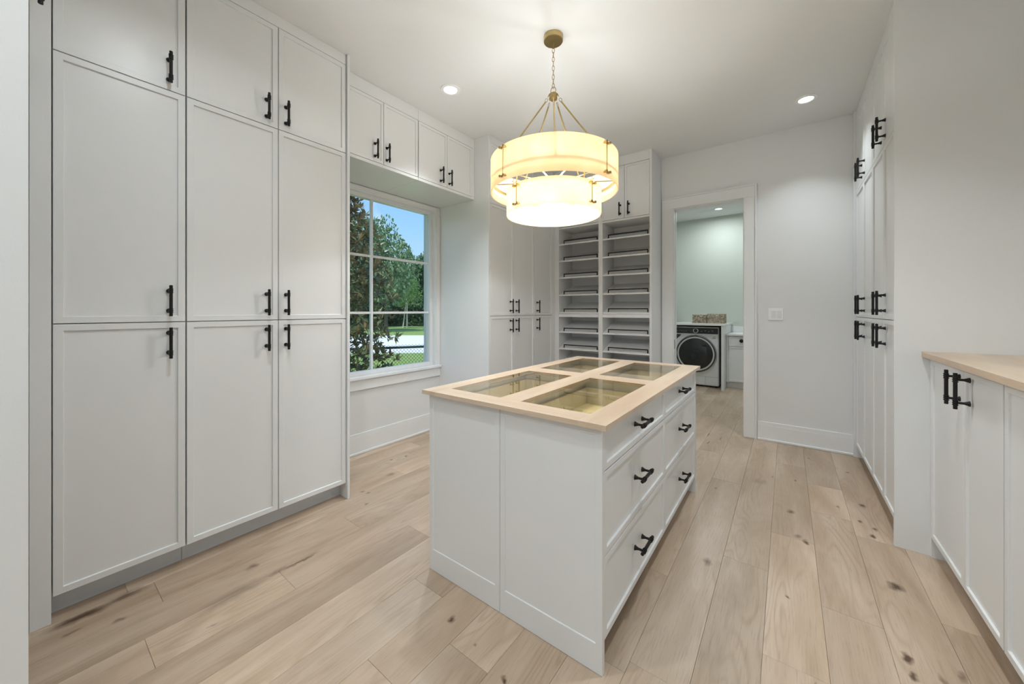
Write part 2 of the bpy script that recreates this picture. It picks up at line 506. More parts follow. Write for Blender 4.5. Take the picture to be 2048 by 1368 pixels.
# ------------------------------------------------------------------ room shell
XW, YB, XRW, YF = -3.115, 4.48, 1.21, -1.9
XLN = -3.115
YL = 7.85      # laundry far wall
T = 0.127
# sub-floor with planks
fl = struct(MB().box(-3.3, 1.4, YF - 0.1, YL + 0.1, -0.12, -0.0125).build('floor', M['toe']))
fl['label'] = 'light oak plank floor with dark knots'
SEAM0, PW = 0.121, 0.1959
JOINTS = {0: [2.11, 3.07, 3.55], 1: [0.9, 2.89], 2: [0.4, 2.29, 4.1], -1: [1.682, 2.64, 3.87], -2: [0.6, 2.23, 4.15, 5.9], -3: [1.35, 3.22, 4.41, 6.2],
          -4: [-0.3, 1.297, 1.894, 3.81, 5.35], -5: [0.35, 2.3, 3.77, 5.06, 6.8], -6: [1.0, 3.0, 4.6, 6.4], -7: [0.772, 2.6, 4.7, 6.1], -8: [1.142, 3.1, 5.2],
          -9: [-0.6, 2.4, 4.4], -10: [1.40, 3.4], -11: [0.29, 0.766, 2.9], -12: [1.213, 3.2], -13: [0.377, 2.45], -14: [1.825], -15: [0.5, 2.116]}
rng = random.Random(3)
for k in range(-17, 6):
    x0 = max(SEAM0 + PW * k, -3.12); x1 = min(SEAM0 + PW * (k + 1), 1.22)
    js = sorted(JOINTS.get(k, []))
    ys = [YF]
    if not js:
        js = [YF + rng.uniform(0.6, 1.9)]
    if js[0] - YF > 2.3: ys.append(js[0] - rng.uniform(1.2, 1.9))
    ys += js
    while ys[-1] < YL - 2.3: ys.append(ys[-1] + rng.uniform(1.5, 2.1))
    ys.append(YL)
    for a, b in zip(ys[:-1], ys[1:]):
        if b - a < 0.05: continue
        MB().box(x0 + 0.0004, x1 - 0.0004, a + 0.0004, b - 0.0004, -0.0125, 0.0, 0.0007).build('plank', M['floor'], fl)

# ceiling
struct(MB().box(-3.3, 1.4, YF - 0.1, YL + 0.15, CEIL, CEIL + 0.15).build('ceiling', M['ceil']))
# left wall with the window opening
WY0, WY1, WZ0, WZ1 = 1.375, 2.745, 0.700, 2.400
b = MB()
b.box(XW - 0.2, XW, YF - 0.1, WY0, 0, CEIL); b.box(XW - 0.2, XW, WY1, YB + T, 0, CEIL)
b.box(XW - 0.2, XW, WY0, WY1, 0, WZ0); b.box(XW - 0.2, XW, WY0, WY1, WZ1, CEIL)
struct(b.build('wall_left', M['wall']))
# back wall with the doorway
DX0, DX1, DZ = -1.05, -0.352, 2.470
b = MB()
b.box(XW, DX0, YB, YB + T, 0, CEIL); b.box(DX1, XRW, YB, YB + T, 0, CEIL); b.box(DX0, DX1, YB, YB + T, DZ, CEIL)
struct(b.build('wall_back', M['wall']))
struct(MB().box(XRW, XRW + 0.12, YF - 0.1, YB + T, 0, CEIL).build('wall_right', M['wall']))
struct(MB().box(XW, XRW, YF - 0.12, YF, 0, CEIL).build('wall_front', M['wall']))
struct(MB().box(XW - 0.2, XRW + 0.2, YL, YL + 0.12, 0, CEIL).build('wall_laundry_back', M['green']))
struct(MB().box(-2.3, -2.2, YB + T, YL, 0, CEIL).build('wall_laundry_left', M['green']))
struct(MB().box(1.0, 1.1, YB + T, YL, 0, CEIL).build('wall_laundry_right', M['green']))

# baseboards with a cap line and a shoe moulding
def baseboard(name, fr, u0, u1):
    b = MB()
    b.fbox(fr, u0, u1, 0.0, 0.150, 0, 0.016)
    b.fbox(fr, u0, u1, 0.150, 0.185, 0, 0.012, 0.002)
    b.fbox(fr, u0, u1, 0.0, 0.022, 0.016, 0.028, 0.004)
    o = struct(b.build(name, M['trim'])); return o
FL = Fr((XW, 0, 0), (0, 1, 0), (1, 0, 0))
FB = Fr((0, YB, 0), (1, 0, 0), (0, -1, 0))
baseboard('baseboard_left', FL, 1.365, 2.80)
baseboard('baseboard_back', FB, -0.242, 0.485)

# ------------------------------------------------------------------ window
wd = link(bpy.data.objects.new('window_1', None)); wd.location = (XW - 0.05, 2.06, WZ0); ORG[wd.name] = Vector(wd.location)
struct(wd); wd['label'] = 'white gridded window between the cabinets, looking onto the yard'
GX = XW - 0.075
b = MB()
gy0, gy1, gz0, gz1 = 1.415, 2.700, 0.735, 2.357
# outer frame
for (y0, y1, z0, z1) in ((WY0, gy0, WZ0, WZ1), (gy1, WY1, WZ0, WZ1), (gy0, gy1, WZ0, gz0), (gy0, gy1, gz1, WZ1)):
    b.box(GX - 0.03, GX + 0.035, y0, y1, z0, z1, 0.003)
b.build('window_frame', M['trim'], wd)
MY = 2.005
for (y0, y1, z0, z1) in ((MY - 0.011, MY + 0.011, gz0, gz1),):
    MB().box(GX - 0.014, GX + 0.016, y0, y1, z0, z1, 0.003).build('muntin', M['trim'], wd)
for z in (1.279, 1.820):
    for (y0, y1) in ((gy0, MY - 0.0112), (MY + 0.0112, gy1)):
        MB().box(GX - 0.014, GX + 0.016, y0, y1, z - 0.011, z + 0.011, 0.003).build('muntin', M['trim'], wd)
for (y0, y1) in ((gy0, MY - 0.011), (MY + 0.011, gy1)):
    for (z0, z1) in ((gz0, 1.268), (1.290, 1.809), (1.831, gz1)):
        b = MB(); b.box(GX - 0.003, GX + 0.003, y0, y1, z0, z1); b.build('pane', M['glass'], wd)
# reveal lining
b = MB()
b.box(GX + 0.035, XW + 0.004, WY1 - 0.012, WY1, WZ0, WZ1); b.box(GX + 0.035, XW + 0.004, WY0, WY0 + 0.012, WZ0, WZ1)
b.box(GX + 0.035, XW + 0.004, WY0 + 0.012, WY1 - 0.012, WZ1 - 0.012, WZ1)
b.build('window_jamb', M['trim'], wd)
b = MB()
b.box(XW, XW + 0.012, WY1, 2.798, 0.69, WZ1 + 0.035, 0.002); b.box(XW, XW + 0.012, 1.366, WY1, WZ1, WZ1 + 0.035, 0.002)
b.build('casing', M['trim'], wd)
MB().box(GX + 0.035, XW + 0.04, 1.366, 2.798, 0.672, 0.699, 0.004).build('window_sill', M['trim'], wd)
MB().box(XW, XW + 0.018, 1.366, 2.798, 0.578, 0.671, 0.002).build('apron', M['trim'], wd)

# ------------------------------------------------------------------ doorway
dr = link(bpy.data.objects.new('door_1', None)); dr.location = (-0.7, YB, 0); ORG[dr.name] = Vector(dr.location)
struct(dr); dr['label'] = 'cased opening to the laundry room'
b = MB()
b.fbox(FB, -1.165, DX0 + 0.006, 0, DZ - 0.006, 0, 0.018, 0.002)
b.build('casing', M['trim'], dr)
b = MB(); b.fbox(FB, DX1 - 0.006, -0.262, 0, DZ - 0.006, 0, 0.018, 0.002)
b.fbox(FB, -0.262, -0.245, 0, 2.592, 0, 0.028, 0.003)
b.build('casing', M['trim'], dr)
b = MB(); b.fbox(FB, -1.165, -0.262, DZ - 0.006, 2.575, 0, 0.018, 0.002); b.fbox(FB, -1.165, -0.262, 2.575, 2.592, 0, 0.028, 0.003)
b.build('head_casing', M['trim'], dr)
b = MB()
b.box(DX0, DX0 + 0.012, YB - 0.001, YB + 0.045, 0, DZ); b.box(DX0, DX0 + 0.012, YB + 0.082, YB + T, 0, DZ)
b.box(DX1 - 0.012, DX1, YB - 0.001, YB + T, 0, DZ); b.box(DX0 + 0.012, DX1 - 0.012, YB - 0.001, YB + T, DZ - 0.012, DZ)
b.build('jamb', M['trim'], dr)
MB().box(DX0 + 0.001, DX0 + 0.006, YB + 0.046, YB + 0.081, 0, DZ - 0.012).build('pocket_door_edge', M['cab'], dr)
MB().box(DX0 + 0.002, DX0 + 0.014, YB + 0.020, YB + 0.036, 0.86, 0.965, 0.002).build('strike_plate', M['black'], dr)

# ------------------------------------------------------------------ handles
def make_handle_mesh(L=0.150, S=0.097, off=0.040):
    """bar along local Z, face plane at local y=0, bar at y=off"""
    b = MB()
    R = 0.0068
    b.tube((0, off, -L / 2), (0, off, L / 2), R, n=12)
    for s in (-1, 1):
        z = s * S / 2
        b.tube((0, 0.0, z), (0, 0.004, z), 0.0115, 0.0105, n=14)
        b.tube((0, 0.004, z), (0, 0.016, z), 0.0095, 0.0055, n=14)
        b.tube((0, 0.016, z), (0, off - 0.004, z), 0.0052, 0.0052, n=10)
        for dz in (-0.0105, -0.0015, 0.0075):
            b.tube((0, off, z + dz), (0, off, z + dz + 0.003), R + 0.0026, n=14)
        b.tube((0, off, z - 0.0075), (0, off, z + 0.0075), R + 0.0008, n=12)
        b.tube((0, off, s * (L / 2 - 0.001)), (0, off, s * (L / 2 + 0.0008)), R - 0.0012, n=12)
    bmesh.ops.recalc_face_normals(b.bm, faces=b.bm.faces)
    me = bpy.data.meshes.new('handle'); b.bm.to_mesh(me); b.bm.free()
    me.materials.append(M['black'])
    for p in me.polygons: p.use_smooth = True
    me.set_sharp_from_angle(angle=math.radians(40))
    return me
HANDLE = make_handle_mesh()
HANDLE_S = make_handle_mesh(0.150, 0.097, 0.040)

def handle(parent, fr, u, v, horizontal=False, w=0.0):
    o = link(bpy.data.objects.new('handle', HANDLE))
    n = fr.n; bar = fr.u if horizontal else fr.z
    x = n.cross(bar)
    pos = fr.p(u, v, w) - org(parent)
    mtx = Matrix((( x.x, n.x, bar.x, pos.x), (x.y, n.y, bar.y, pos.y), (x.z, n.z, bar.z, pos.z), (0, 0, 0, 1)))
    o.parent = parent
    o.matrix_basis = mtx
    return o

def panel(parent, fr, u0, u1, v0, v1, name='door', th=0.020, st=0.028, rec=0.008, m='cab', w=0.0, bot=None, top=None, g=0.0020):
    """thin-framed shaker panel, its face at w"""
    u0 += g; u1 -= g; v0 += g; v1 -= g
    bt = bot if bot is not None else st; tp = top if top is not None else st
    c = 0.0012
    R = []
    R.append([(u0, v0, w - th), (u1, v0, w - th), (u1, v1, w - th), (u0, v1, w - th)])
    R.append([(u0, v0, w - c), (u1, v0, w - c), (u1, v1, w - c), (u0, v1, w - c)])
    R.append([(u0 + c, v0 + c, w), (u1 - c, v0 + c, w), (u1 - c, v1 - c, w), (u0 + c, v1 - c, w)])
    a, bb, cc, d = u0 + st, u1 - st, v0 + bt, v1 - tp
    R.append([(a - c, cc - c, w), (bb + c, cc - c, w), (bb + c, d + c, w), (a - c, d + c, w)])
    R.append([(a, cc, w - c), (bb, cc, w - c), (bb, d, w - c), (a, d, w - c)])
    e = 0.0010
    R.append([(a + e, cc + e, w - rec), (bb - e, cc + e, w - rec), (bb - e, d - e, w - rec), (a + e, d - e, w - rec)])
    pts = [fr.p(*q) for r in R for q in r]
    F = [(3, 2, 1, 0)]
    for k in range(len(R) - 1):
        for i in range(4):
            j = (i + 1) % 4
            F.append((4 * k + i, 4 * k + j, 4 * k + 4 + j, 4 * k + 4 + i))
    k = 4 * (len(R) - 1)
    F.append((k, k + 1, k + 2, k + 3))
    b = MB(); b.poly(pts, F)
    return b.build(name, M[m], parent)

# ------------------------------------------------------------------ tall cabinets
ZB, ZM, ZU, ZT = 0.107, 1.244, 2.387, 2.998

def tall_cabinet(fr, cols, depth, label, group, ends=(0, 0), zu=ZU, zt=ZT, name='tall_cabinet', toe=True, skip_low=False):
    """cols: list of (u0, u1, handle_u); ends: thickness of a full-height end panel at low / high u"""
    ua, ub = cols[0][0], cols[-1][1]
    base = fr.p((ua + ub) / 2, 0, -depth / 2)
    t = thing(name, base, label, 'cabinet', group)
    b = MB()
    b.fbox(fr, ua, ub, ZB, CEIL - 0.002, -depth, -0.030)
    b.build('carcass', M['cab'], t)
    if toe:
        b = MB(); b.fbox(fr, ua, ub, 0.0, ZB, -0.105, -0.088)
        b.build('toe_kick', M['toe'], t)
    for (u0, u1, hu) in cols:
        for (z0, z1, hz) in ((ZB, ZM, 1.142), (ZM, zu, 1.348), (zu, zt, 2.487 if zu > 2.36 else 2.436)):
            d = panel(t, fr, u0, u1, z0, z1)
            handle(d, fr, hu, hz)
    b = MB(); b.fbox(fr, ua, ub, zt + 0.002, CEIL - 0.001, -0.030, -0.001, 0.001)
    b.build('crown_filler', M['cab'], t)
    if ends[0]:
        MB().fbox(fr, ua - ends[0], ua - 0.001, 0, CEIL - 0.001, -depth, 0.016, 0.001).build('end_panel', M['cab'], t)
    if ends[1]:
        MB().fbox(fr, ub + 0.001, ub + ends[1], 0, CEIL - 0.001, -depth, 0.016, 0.001).build('end_panel', M['cab'], t)
    return t

FLC = Fr((-2.44, 0, 0), (0, 1, 0), (1, 0, 0))
tall_cabinet(FLC, [(0.0735, 0.497, 0.434)], 0.66, 'white built-in tall cabinet one door wide with three stacked doors, nearest on the left wall', 'tall built-in cabinets')
tall_cabinet(FLC, [(0.499, 0.9205, 0.858), (0.9205, 1.343, 0.962)], 0.66, 'white built-in tall cabinet two doors wide, just left of the window', 'tall built-in cabinets', ends=(0, 0.018))
FU2 = Fr((-2.392, 0, 0), (0, 1, 0), (1, 0, 0))
t2 = tall_cabinet(FU2, [(2.822, 3.2235, 3.161), (3.2235, 3.632, 3.267)], 0.715, 'white tall cabinet two doors wide, just right of the window behind the pendant', 'tall built-in cabinets', ends=(0.0, 0))
MB().fbox(FU2, 2.801, 2.8205, 0, CEIL - 0.001, -0.722, 0.0, 0.001).build('end_panel', M['cab'], t2)
tall_cabinet(FU2, [(3.634, 4.045, 3.688)], 0.715, 'narrow white tall cabinet one door wide, in the corner left of the shoe shelves', 'tall built-in cabinets')
FRC = Fr((0.489, 0, 0), (0, 1, 0), (-1, 0, 0))
tall_cabinet(FRC, [(2.905, 3.283, 3.213), (3.283, 3.660, 3.338)], 0.715, 'white tall cabinet on the right wall, near one beside the oak counter', 'tall built-in cabinets', ends=(0.020, 0), zu=2.339, zt=2.992)
tall_cabinet(FRC, [(3.662, 4.045, 3.98), (4.045, 4.430, 4.105)], 0.715, 'far white tall cabinet on the right wall, next to the light switch wall', 'tall built-in cabinets', ends=(0, 0.048), zu=2.339, zt=2.992)
# plain white filler board at the near left corner
b = MB(); b.box(-2.50, -2.44, 0.016, 0.0715, 0, CEIL - 0.001, 0.001)
tag(b.build('filler_panel', M['cab']), 'narrow white full-height filler board in the near left corner, beside the nearest tall cabinet', 'panel')
# corner filler between tall cabinet and shoe shelves
b = MB(); b.box(-2.45, -2.394, 4.048, 4.12, 0, CEIL - 0.001, 0.001)
tag(b.build('filler_panel', M['cab']), 'narrow white filler board in the corner left of the shoe shelves', 'panel')

# bridge cabinets over the window
FOC = Fr((-2.587, 0, 0), (0, 1, 0), (1, 0, 0))
def bridge(fr, ua, ub, cols, depth, z0, z1, zb, label, group, hz, rail_hi=True):
    t = thing('bridge_cabinet', fr.p((ua + ub) / 2, zb, -depth / 2), label, 'cabinet', group)
    MB().fbox(fr, ua, ub, zb, CEIL - 0.002, -depth, -0.030).build('carcass', M['cab'], t)
    for (u0, u1, hu) in cols:
        d = panel(t, fr, u0, u1, z0, z1, st=0.022)
        if hu is not None: handle(d, fr, hu, hz)
    MB().fbox(fr, ua, ub, z1 + 0.002, CEIL - 0.001, -0.030, -0.001, 0.001).build('crown_filler', M['cab'], t)
    MB().fbox(fr, ua, ub, zb, z0 - 0.001, -0.030, -0.001, 0.001).build('bottom_rail', M['cab'], t)
    if ub > cols[-1][1] + 0.005: MB().fbox(fr, cols[-1][1] + 0.001, ub, z0, z1, -0.030, -0.001).build('filler_strip', M['cab'], t)
    return t
bridge(FOC, 1.366, 2.0805, [(1.396, 1.738, 1.66), (1.738, 2.0795, 1.765)], 0.520, 2.4687, 2.967, 2.443,
       'white two-door cabinet hung over the window, left of the two', 'bridge cabinets over the window', 2.562)
bridge(FOC, 2.0825, 2.799, [(2.0835, 2.423, 2.342), (2.423, 2.767, 2.449)], 0.520, 2.4687, 2.967, 2.443,
       'white two-door cabinet hung over the window, right of the two', 'bridge cabinets over the window', 2.560)

# bridge cabinet over the opening beside the camera, and its end panel
FNL = Fr((0, -0.001, 0), (1, 0, 0), (0, 1, 0))
bridge(FNL, -2.438, -1.572, [(-2.430, -2.105, -2.15), (-2.105, -1.574, -2.05)], 0.55, 2.375, 2.998, 2.33,
       'white cabinet high in the near left corner, a black handle end showing', None, 2.480)
b = MB(); b.box(-1.570, -1.552, -0.60, 0.0093, 0, CEIL - 0.001, 0.001)
tag(b.build('end_panel', M['wall']), 'tall grey-white cabinet end panel filling the left edge of the picture', 'panel')
b = MB(); b.box(-3.11, -1.575, -0.62, -0.60, 0, CEIL - 0.001, 0.001)
tag(b.build('back_panel', M['wall']), 'white back of the closet recess at the near left corner, hidden behind the end panel', 'panel')

# ------------------------------------------------------------------ shoe shelves
FS = Fr((0, 4.1075, 0), (1, 0, 0), (0, -1, 0))
ts = thing('shoe_cabinet', (-1.76, 4.29, 0), 'white open shoe shelving with slanted shelves and black rails, below four doors', 'shelving')
X0, X1 = -2.392, -1.178
D = 0.368
b = MB()
b.fbox(FS, X0, -2.332, 0, CEIL - 0.001, -0.02, 0.0, 0.001)
b.fbox(FS, -2.350, -2.332, 0, CEIL - 0.001, -D, -0.0205)
b.build('side_panel', M['cab'], ts)
MB().fbox(FS, -1.203, X1, 0, CEIL - 0.001, -D, 0.0, 0.001).build('side_panel', M['cab'], ts)
MB().fbox(FS, -1.795, -1.744, 0, 2.40, -D, 0.0, 0.001).build('divider', M['cab'], ts)
b = MB(); b.fbox(FS, -2.331, -1.796, 0, CEIL - 0.001, -D, -D + 0.012); b.fbox(FS, -1.743, -1.204, 0, CEIL - 0.001, -D, -D + 0.012)
b.build('back_board', M['cab'], ts)
for (u0, u1) in ((-2.331, -1.796), (-1.743, -1.204)):
    MB().fbox(FS, u0, u1, 2.331, 2.352, -D + 0.013, 0.0, 0.001).build('top_rail', M['cab'], ts)
MB().fbox(FS, -2.331, -1.204, 2.959, CEIL - 0.001, -0.03, 0.0, 0.001).build('crown_filler', M['cab'], ts)
for (u0, u1) in ((-2.331, -1.796), (-1.743, -1.204)):
    MB().fbox(FS, u0, u1, 1.219, 1.259, -D + 0.013, 0.0, 0.001).build('fixed_shelf', M['cab'], ts)
for (u0, u1, hu) in ((-2.331, -2.045, -2.10), (-2.045, -1.758, -1.99), (-1.758, -1.4805, -1.53), (-1.4805, -1.203, -1.43)):
    d = panel(ts, FS, u0, u1, 2.354, 2.957, st=0.022, w=0.001)
    handle(d, FS, hu, 2.458)
TILT = 0.125 / 0.335
SH = [2.127, 1.916, 1.704, 1.485, 1.262, 1.019, 0.808, 0.596, 0.385, 0.175]
for (u0, u1) in ((-2.331, -1.796), (-1.743, -1.204)):
    for z in SH:
        b = MB(); d1 = 0.350
        u0_, u1_ = u0 + 0.001, u1 - 0.001
        zz = z + 0.016
        P = []
        for w, zo in ((-0.004, 0.0), (-d1, TILT * (d1 - 0.004))):
            for dz in (-0.016, 0):
                for u in (u0_, u1_): P.append(FS.p(u, zz + zo + dz, w))
        b.poly(P, [(0, 1, 3, 2), (4, 6, 7, 5), (0, 4, 5, 1), (2, 3, 7, 6), (0, 2, 6, 4), (1, 5, 7, 3)])
        s = b.build('shelf', M['cab'], ts)
        r0, r1 = u0 + 0.058, u1 - 0.020
        r = MB()
        zr = zz + 0.020 * TILT
        r.fbox(FS, r0, r1, zr + 0.029, zr + 0.041, -0.028, -0.018, 0.001)
        for a in (r0, r1 - 0.009):
            r.fbox(FS, a, a + 0.010, zr - 0.002, zr + 0.029, -0.027, -0.018)
            r.fbox(FS, a - 0.001, a + 0.010, zr - 0.003, zr + 0.003, -0.028, -0.016)
        r.build('shoe_rail', M['black'], s)

# ------------------------------------------------------------------ right base cabinets and counter
FRB = Fr((0.605, 0, 0), (0, 1, 0), (-1, 0, 0))
def base_cab(ua, ub, cols, label, filler=None):
    t = thing('base_cabinet', FRB.p((ua + ub) / 2, 0, -0.3), label, 'cabinet', 'base cabinets under the oak counter')
    MB().fbox(FRB, ua, ub, ZB, 1.050, -0.58, -0.030).build('carcass', M['cab'], t)
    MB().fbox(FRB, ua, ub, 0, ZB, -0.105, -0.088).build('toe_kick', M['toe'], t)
    for (u0, u1, hu) in cols:
        d = panel(t, FRB, u0, u1, ZB, 1.046, st=0.026)
        handle(d, FRB, hu, 0.962)
    if filler:
        MB().fbox(FRB, filler[0], filler[1], 0, 1.050, -0.58, -0.001, 0.001).build('filler_strip', M['cab'], t)
base_cab(2.056, 2.866, [(2.058, 2.420, 2.350), (2.420, 2.866, 2.460)], 'white two-door base cabinet under the oak counter, beside the tall cabinet', (2.868, 2.884))
base_cab(1.214, 2.054, [(1.216, 1.634, 1.59), (1.634, 2.053, 1.68)], 'white base cabinet under the oak counter, cut off by the right edge of the picture')
base_cab(0.372, 1.212, [(0.374, 0.792, 0.75), (0.792, 1.211, 0.84)], 'white base cabinet under the oak counter, out of the picture beside the camera')
ct = MB().box(0.575, 1.209, 0.36, 2.884, 1.0525, 1.0821, 0.002).build('countertop', M['oaktop'])
tag(ct, 'pale oak counter on the white base cabinets along the right wall', 'countertop')

# ------------------------------------------------------------------ island
IX0, IX1, IY0, IY1 = -1.4706, -0.4997, 1.2064, 2.9241
isl = thing('island', (-0.985, 2.065, 0), 'white island cabinet with black-handled drawers in the middle of the room', 'island')
bx0, bx1, by0, by1 = -1.445, -0.525, 1.232, 2.898
FI = Fr((0, by0, 0), (1, 0, 0), (0, -1, 0))
FIF = Fr((0, by1, 0), (1, 0, 0), (0, 1, 0))
FIR = Fr((bx1, 0, 0), (0, 1, 0), (1, 0, 0))
FIL = Fr((bx0, 0, 0), (0, 1, 0), (-1, 0, 0))
panel(isl, FI, bx0, -0.9895, 0.0, 0.882, name='end_panel', st=0.027, bot=0.105, g=0.001, rec=0.004)
panel(isl, FI, -0.9895, bx1 + 0.002, 0.0, 0.882, name='end_panel', st=0.027, bot=0.105, g=0.001, rec=0.004)
panel(isl, FIF, bx0, -0.9895, 0.0, 0.882, name='end_panel', st=0.027, bot=0.105, g=0.001)
panel(isl, FIF, -0.9895, bx1 + 0.002, 0.0, 0.882, name='end_panel', st=0.027, bot=0.105, g=0.001)
ya, yb, ym = by0 + 0.0205, by1 - 0.0205, 2.064
b = MB()
b.box(bx0 + 0.02, bx1 - 0.022, ya, yb, 0.10, 0.715)
b.box(-0.998, -0.982, ya, yb, 0.715, 0.8815)
b.box(bx0 + 0.02, bx1 - 0.022, ym - 0.008, ym + 0.008, 0.715, 0.875)
b.box(bx0 + 0.02, bx1 - 0.022, ya, ya + 0.012, 0.715, 0.8815)
b.box(bx0 + 0.02, bx1 - 0.022, yb - 0.012, yb, 0.715, 0.8815)
b.build('carcass', M['cab'], isl)
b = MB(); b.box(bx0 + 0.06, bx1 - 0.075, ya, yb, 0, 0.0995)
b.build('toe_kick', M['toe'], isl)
for (sgn, fr, u0, u1) in ((1, FIL, ya, ym), (1, FIL, ym, yb)):
    panel(isl, fr, u0, u1, 0.115, 0.880, name='side_panel', st=0.024)
def tray(parent, x0, x1, y0, y1):
    z0, z1 = 0.735, 0.838
    b = MB()
    b.box(x0, x1, y0, y0 + 0.012, z0, z1, 0.001); b.box(x0, x1, y1 - 0.012, y1, z0, z1, 0.001)
    b.box(x0, x0 + 0.012, y0 + 0.012, y1 - 0.012, z0, z1); b.box(x1 - 0.012, x1, y0 + 0.012, y1 - 0.012, z0, z1)
    q = b.build('drawer_box', M['traywood'], parent)
    MB().box(x0 + 0.0125, x1 - 0.0125, y0 + 0.0125, y1 - 0.0125, z0, z0 + 0.008).build('drawer_lining', M['tray'], parent)
    return q
for (u0, u1, hu) in ((ya, ym, 1.63), (ym, yb, 2.435)):
    for (z0, z1, hz) in ((0.720, 0.881, 0.812), (0.412, 0.720, 0.583), (0.112, 0.412, 0.280)):
        d = panel(isl, FIR, u0, u1, z0, z1, name='drawer', st=0.024)
        handle(d, FIR, hu, hz, True)
        if z1 > 0.8:
            tray(d, -0.975, bx1 - 0.024, u0 + 0.016, u1 - 0.014)
for (u0, u1) in ((ya, ym), (ym, yb)):
    tray(isl, bx0 + 0.026, -1.005, u0 + 0.016, u1 - 0.014)
# top: oak frame with four glass panes
top = thing('countertop', (-0.985, 2.065, 0.882), 'pale oak island top framing four tinted glass panes', 'countertop')
gx = [(-1.372, -1.051), (-0.936, -0.607)]; gy = [(1.313, 2.017), (2.150, 2.822)]
z0, z1 = 0.8825, 0.9017
for (q0, q1, q2, q3) in ((IX0, gx[0][0], IY0, IY1), (gx[0][1], gx[1][0], gy[0][0], gy[1][1]), (gx[1][1], IX1, IY0, IY1)):
    MB().box(q0, q1, q2, q3, z0, z1 + 0.0001).build('long_rail', M['oaktop'], top)
for (q0, q1, q2, q3) in ((gx[0][0], gx[1][1], IY0, gy[0][0]), (gx[0][0], gx[1][1], gy[1][1], IY1), (gx[0][0], gx[0][1], gy[0][1], gy[1][0]), (gx[1][0], gx[1][1], gy[0][1], gy[1][0])):
    MB().box(q0, q1, q2, q3, z0, z1).build('cross_rail', M['oaktopx'], top)
for a in gx:
    for c in gy:
        MB().box(a[0] + 0.0006, a[1] - 0.0006, c[0] + 0.0006, c[1] - 0.0006, z1 - 0.007, z1 - 0.001).build('glass_pane', M['amber'], top)

# ------------------------------------------------------------------ light switch
sw = thing('light_switch', (-0.09, YB, 1.26), 'white double rocker light switch on the back wall, right of the doorway', 'switch')
MB().fbox(FB, -0.152, -0.030, 1.204, 1.322, 0, 0.006, 0.002).build('switch_plate', M['plastic'], sw)
for a in (-0.124, -0.078):
    b = MB(); b.poly([FB.p(u, v, w) for (u, v, w) in ((a, 1.230, 0.006), (a + 0.033, 1.230, 0.006), (a + 0.033, 1.296, 0.006), (a, 1.296, 0.006),
                                                     (a, 1.230, 0.008), (a + 0.033, 1.230, 0.008), (a + 0.033, 1.296, 0.013), (a, 1.296, 0.013))],
                     [(0, 1, 2, 3), (4, 5, 6, 7), (0, 1, 5, 4), (1, 2, 6, 5), (2, 3, 7, 6), (3, 0, 4, 7)])
    b.build('rocker', M['trim'], sw)
    MB().fbox(FB, a - 0.002, a + 0.035, 1.228, 1.298, 0.0055, 0.0065).build('rocker_frame', M['cab'], sw)

# ------------------------------------------------------------------ downlights
def downlight(x, y, power, label):
    t = thing('recessed_light', (x, y, CEIL), label, 'ceiling light', 'recessed ceiling lights')
    b = MB(); b.lathe([(0.050, CEIL - 0.001), (0.078, CEIL - 0.001), (0.076, CEIL - 0.006), (0.054, CEIL - 0.008), (0.050, CEIL - 0.004)], (x, y, 0), 32, close=True)
    b.build('trim_ring', M['plastic'], t, smooth=True)
    b = MB(); b.tube((x, y, CEIL - 0.0035), (x, y, CEIL - 0.0005), 0.050, n=32)
    b.build('lens', M['lens'], t)
    ld = bpy.data.lights.new('downlight_lamp', 'AREA'); ld.shape = 'DISK'; ld.size = 0.11; ld.energy = power; ld.color = DL_COLOR; ld.spread = math.radians(80) if x < -2 else DL_SPREAD if 0.8 < y < YB else math.radians(150) if y < 1 else math.radians(175)
    lo = link(bpy.data.objects.new('downlight_lamp', ld)); lo.location = (0, 0, -0.012); lo.parent = t
DL_LABELS = ['round recessed light glowing in the ceiling, left of the pendant', 'round recessed light glowing in the ceiling, right of the pendant',
             'added round recessed fill light in the ceiling right of the island, out of the picture',
             'added recessed fill light in the ceiling nearest the left tall cabinets, out of the picture', 'added unseen round recessed fill light in the ceiling above the camera',
             'added unseen recessed fill light in the ceiling behind the camera, left one', 'added unseen recessed fill light in the ceiling behind the camera, right one',
             'round recessed light in the laundry room ceiling seen through the doorway', 'added unseen recessed fill light in the laundry ceiling just past the doorway',
             'added unseen recessed fill light in the laundry ceiling, right of the doorway']
for (x, y, p), lb in zip(DOWNLIGHTS, DL_LABELS):
    downlight(x, y, p, lb)

# ------------------------------------------------------------------ pendant
PX, PY = PEND
pd = thing('pendant_light', (PX, PY, CEIL), 'large two-tier drum chandelier of glowing cream glass on a brass chain', 'pendant lamp')
AC = math.atan2(-PY, -PX)       # direction towards the camera
b = MB(); b.lathe([(0.0, CEIL - 0.001), (0.062, CEIL - 0.001), (0.062, CEIL - 0.030), (0.059, CEIL - 0.034), (0.012, CEIL - 0.036), (0.010, CEIL - 0.050), (0.0, CEIL - 0.052)], (PX, PY, 0), 40)
b.build('canopy', M['brass'], pd, smooth=True)
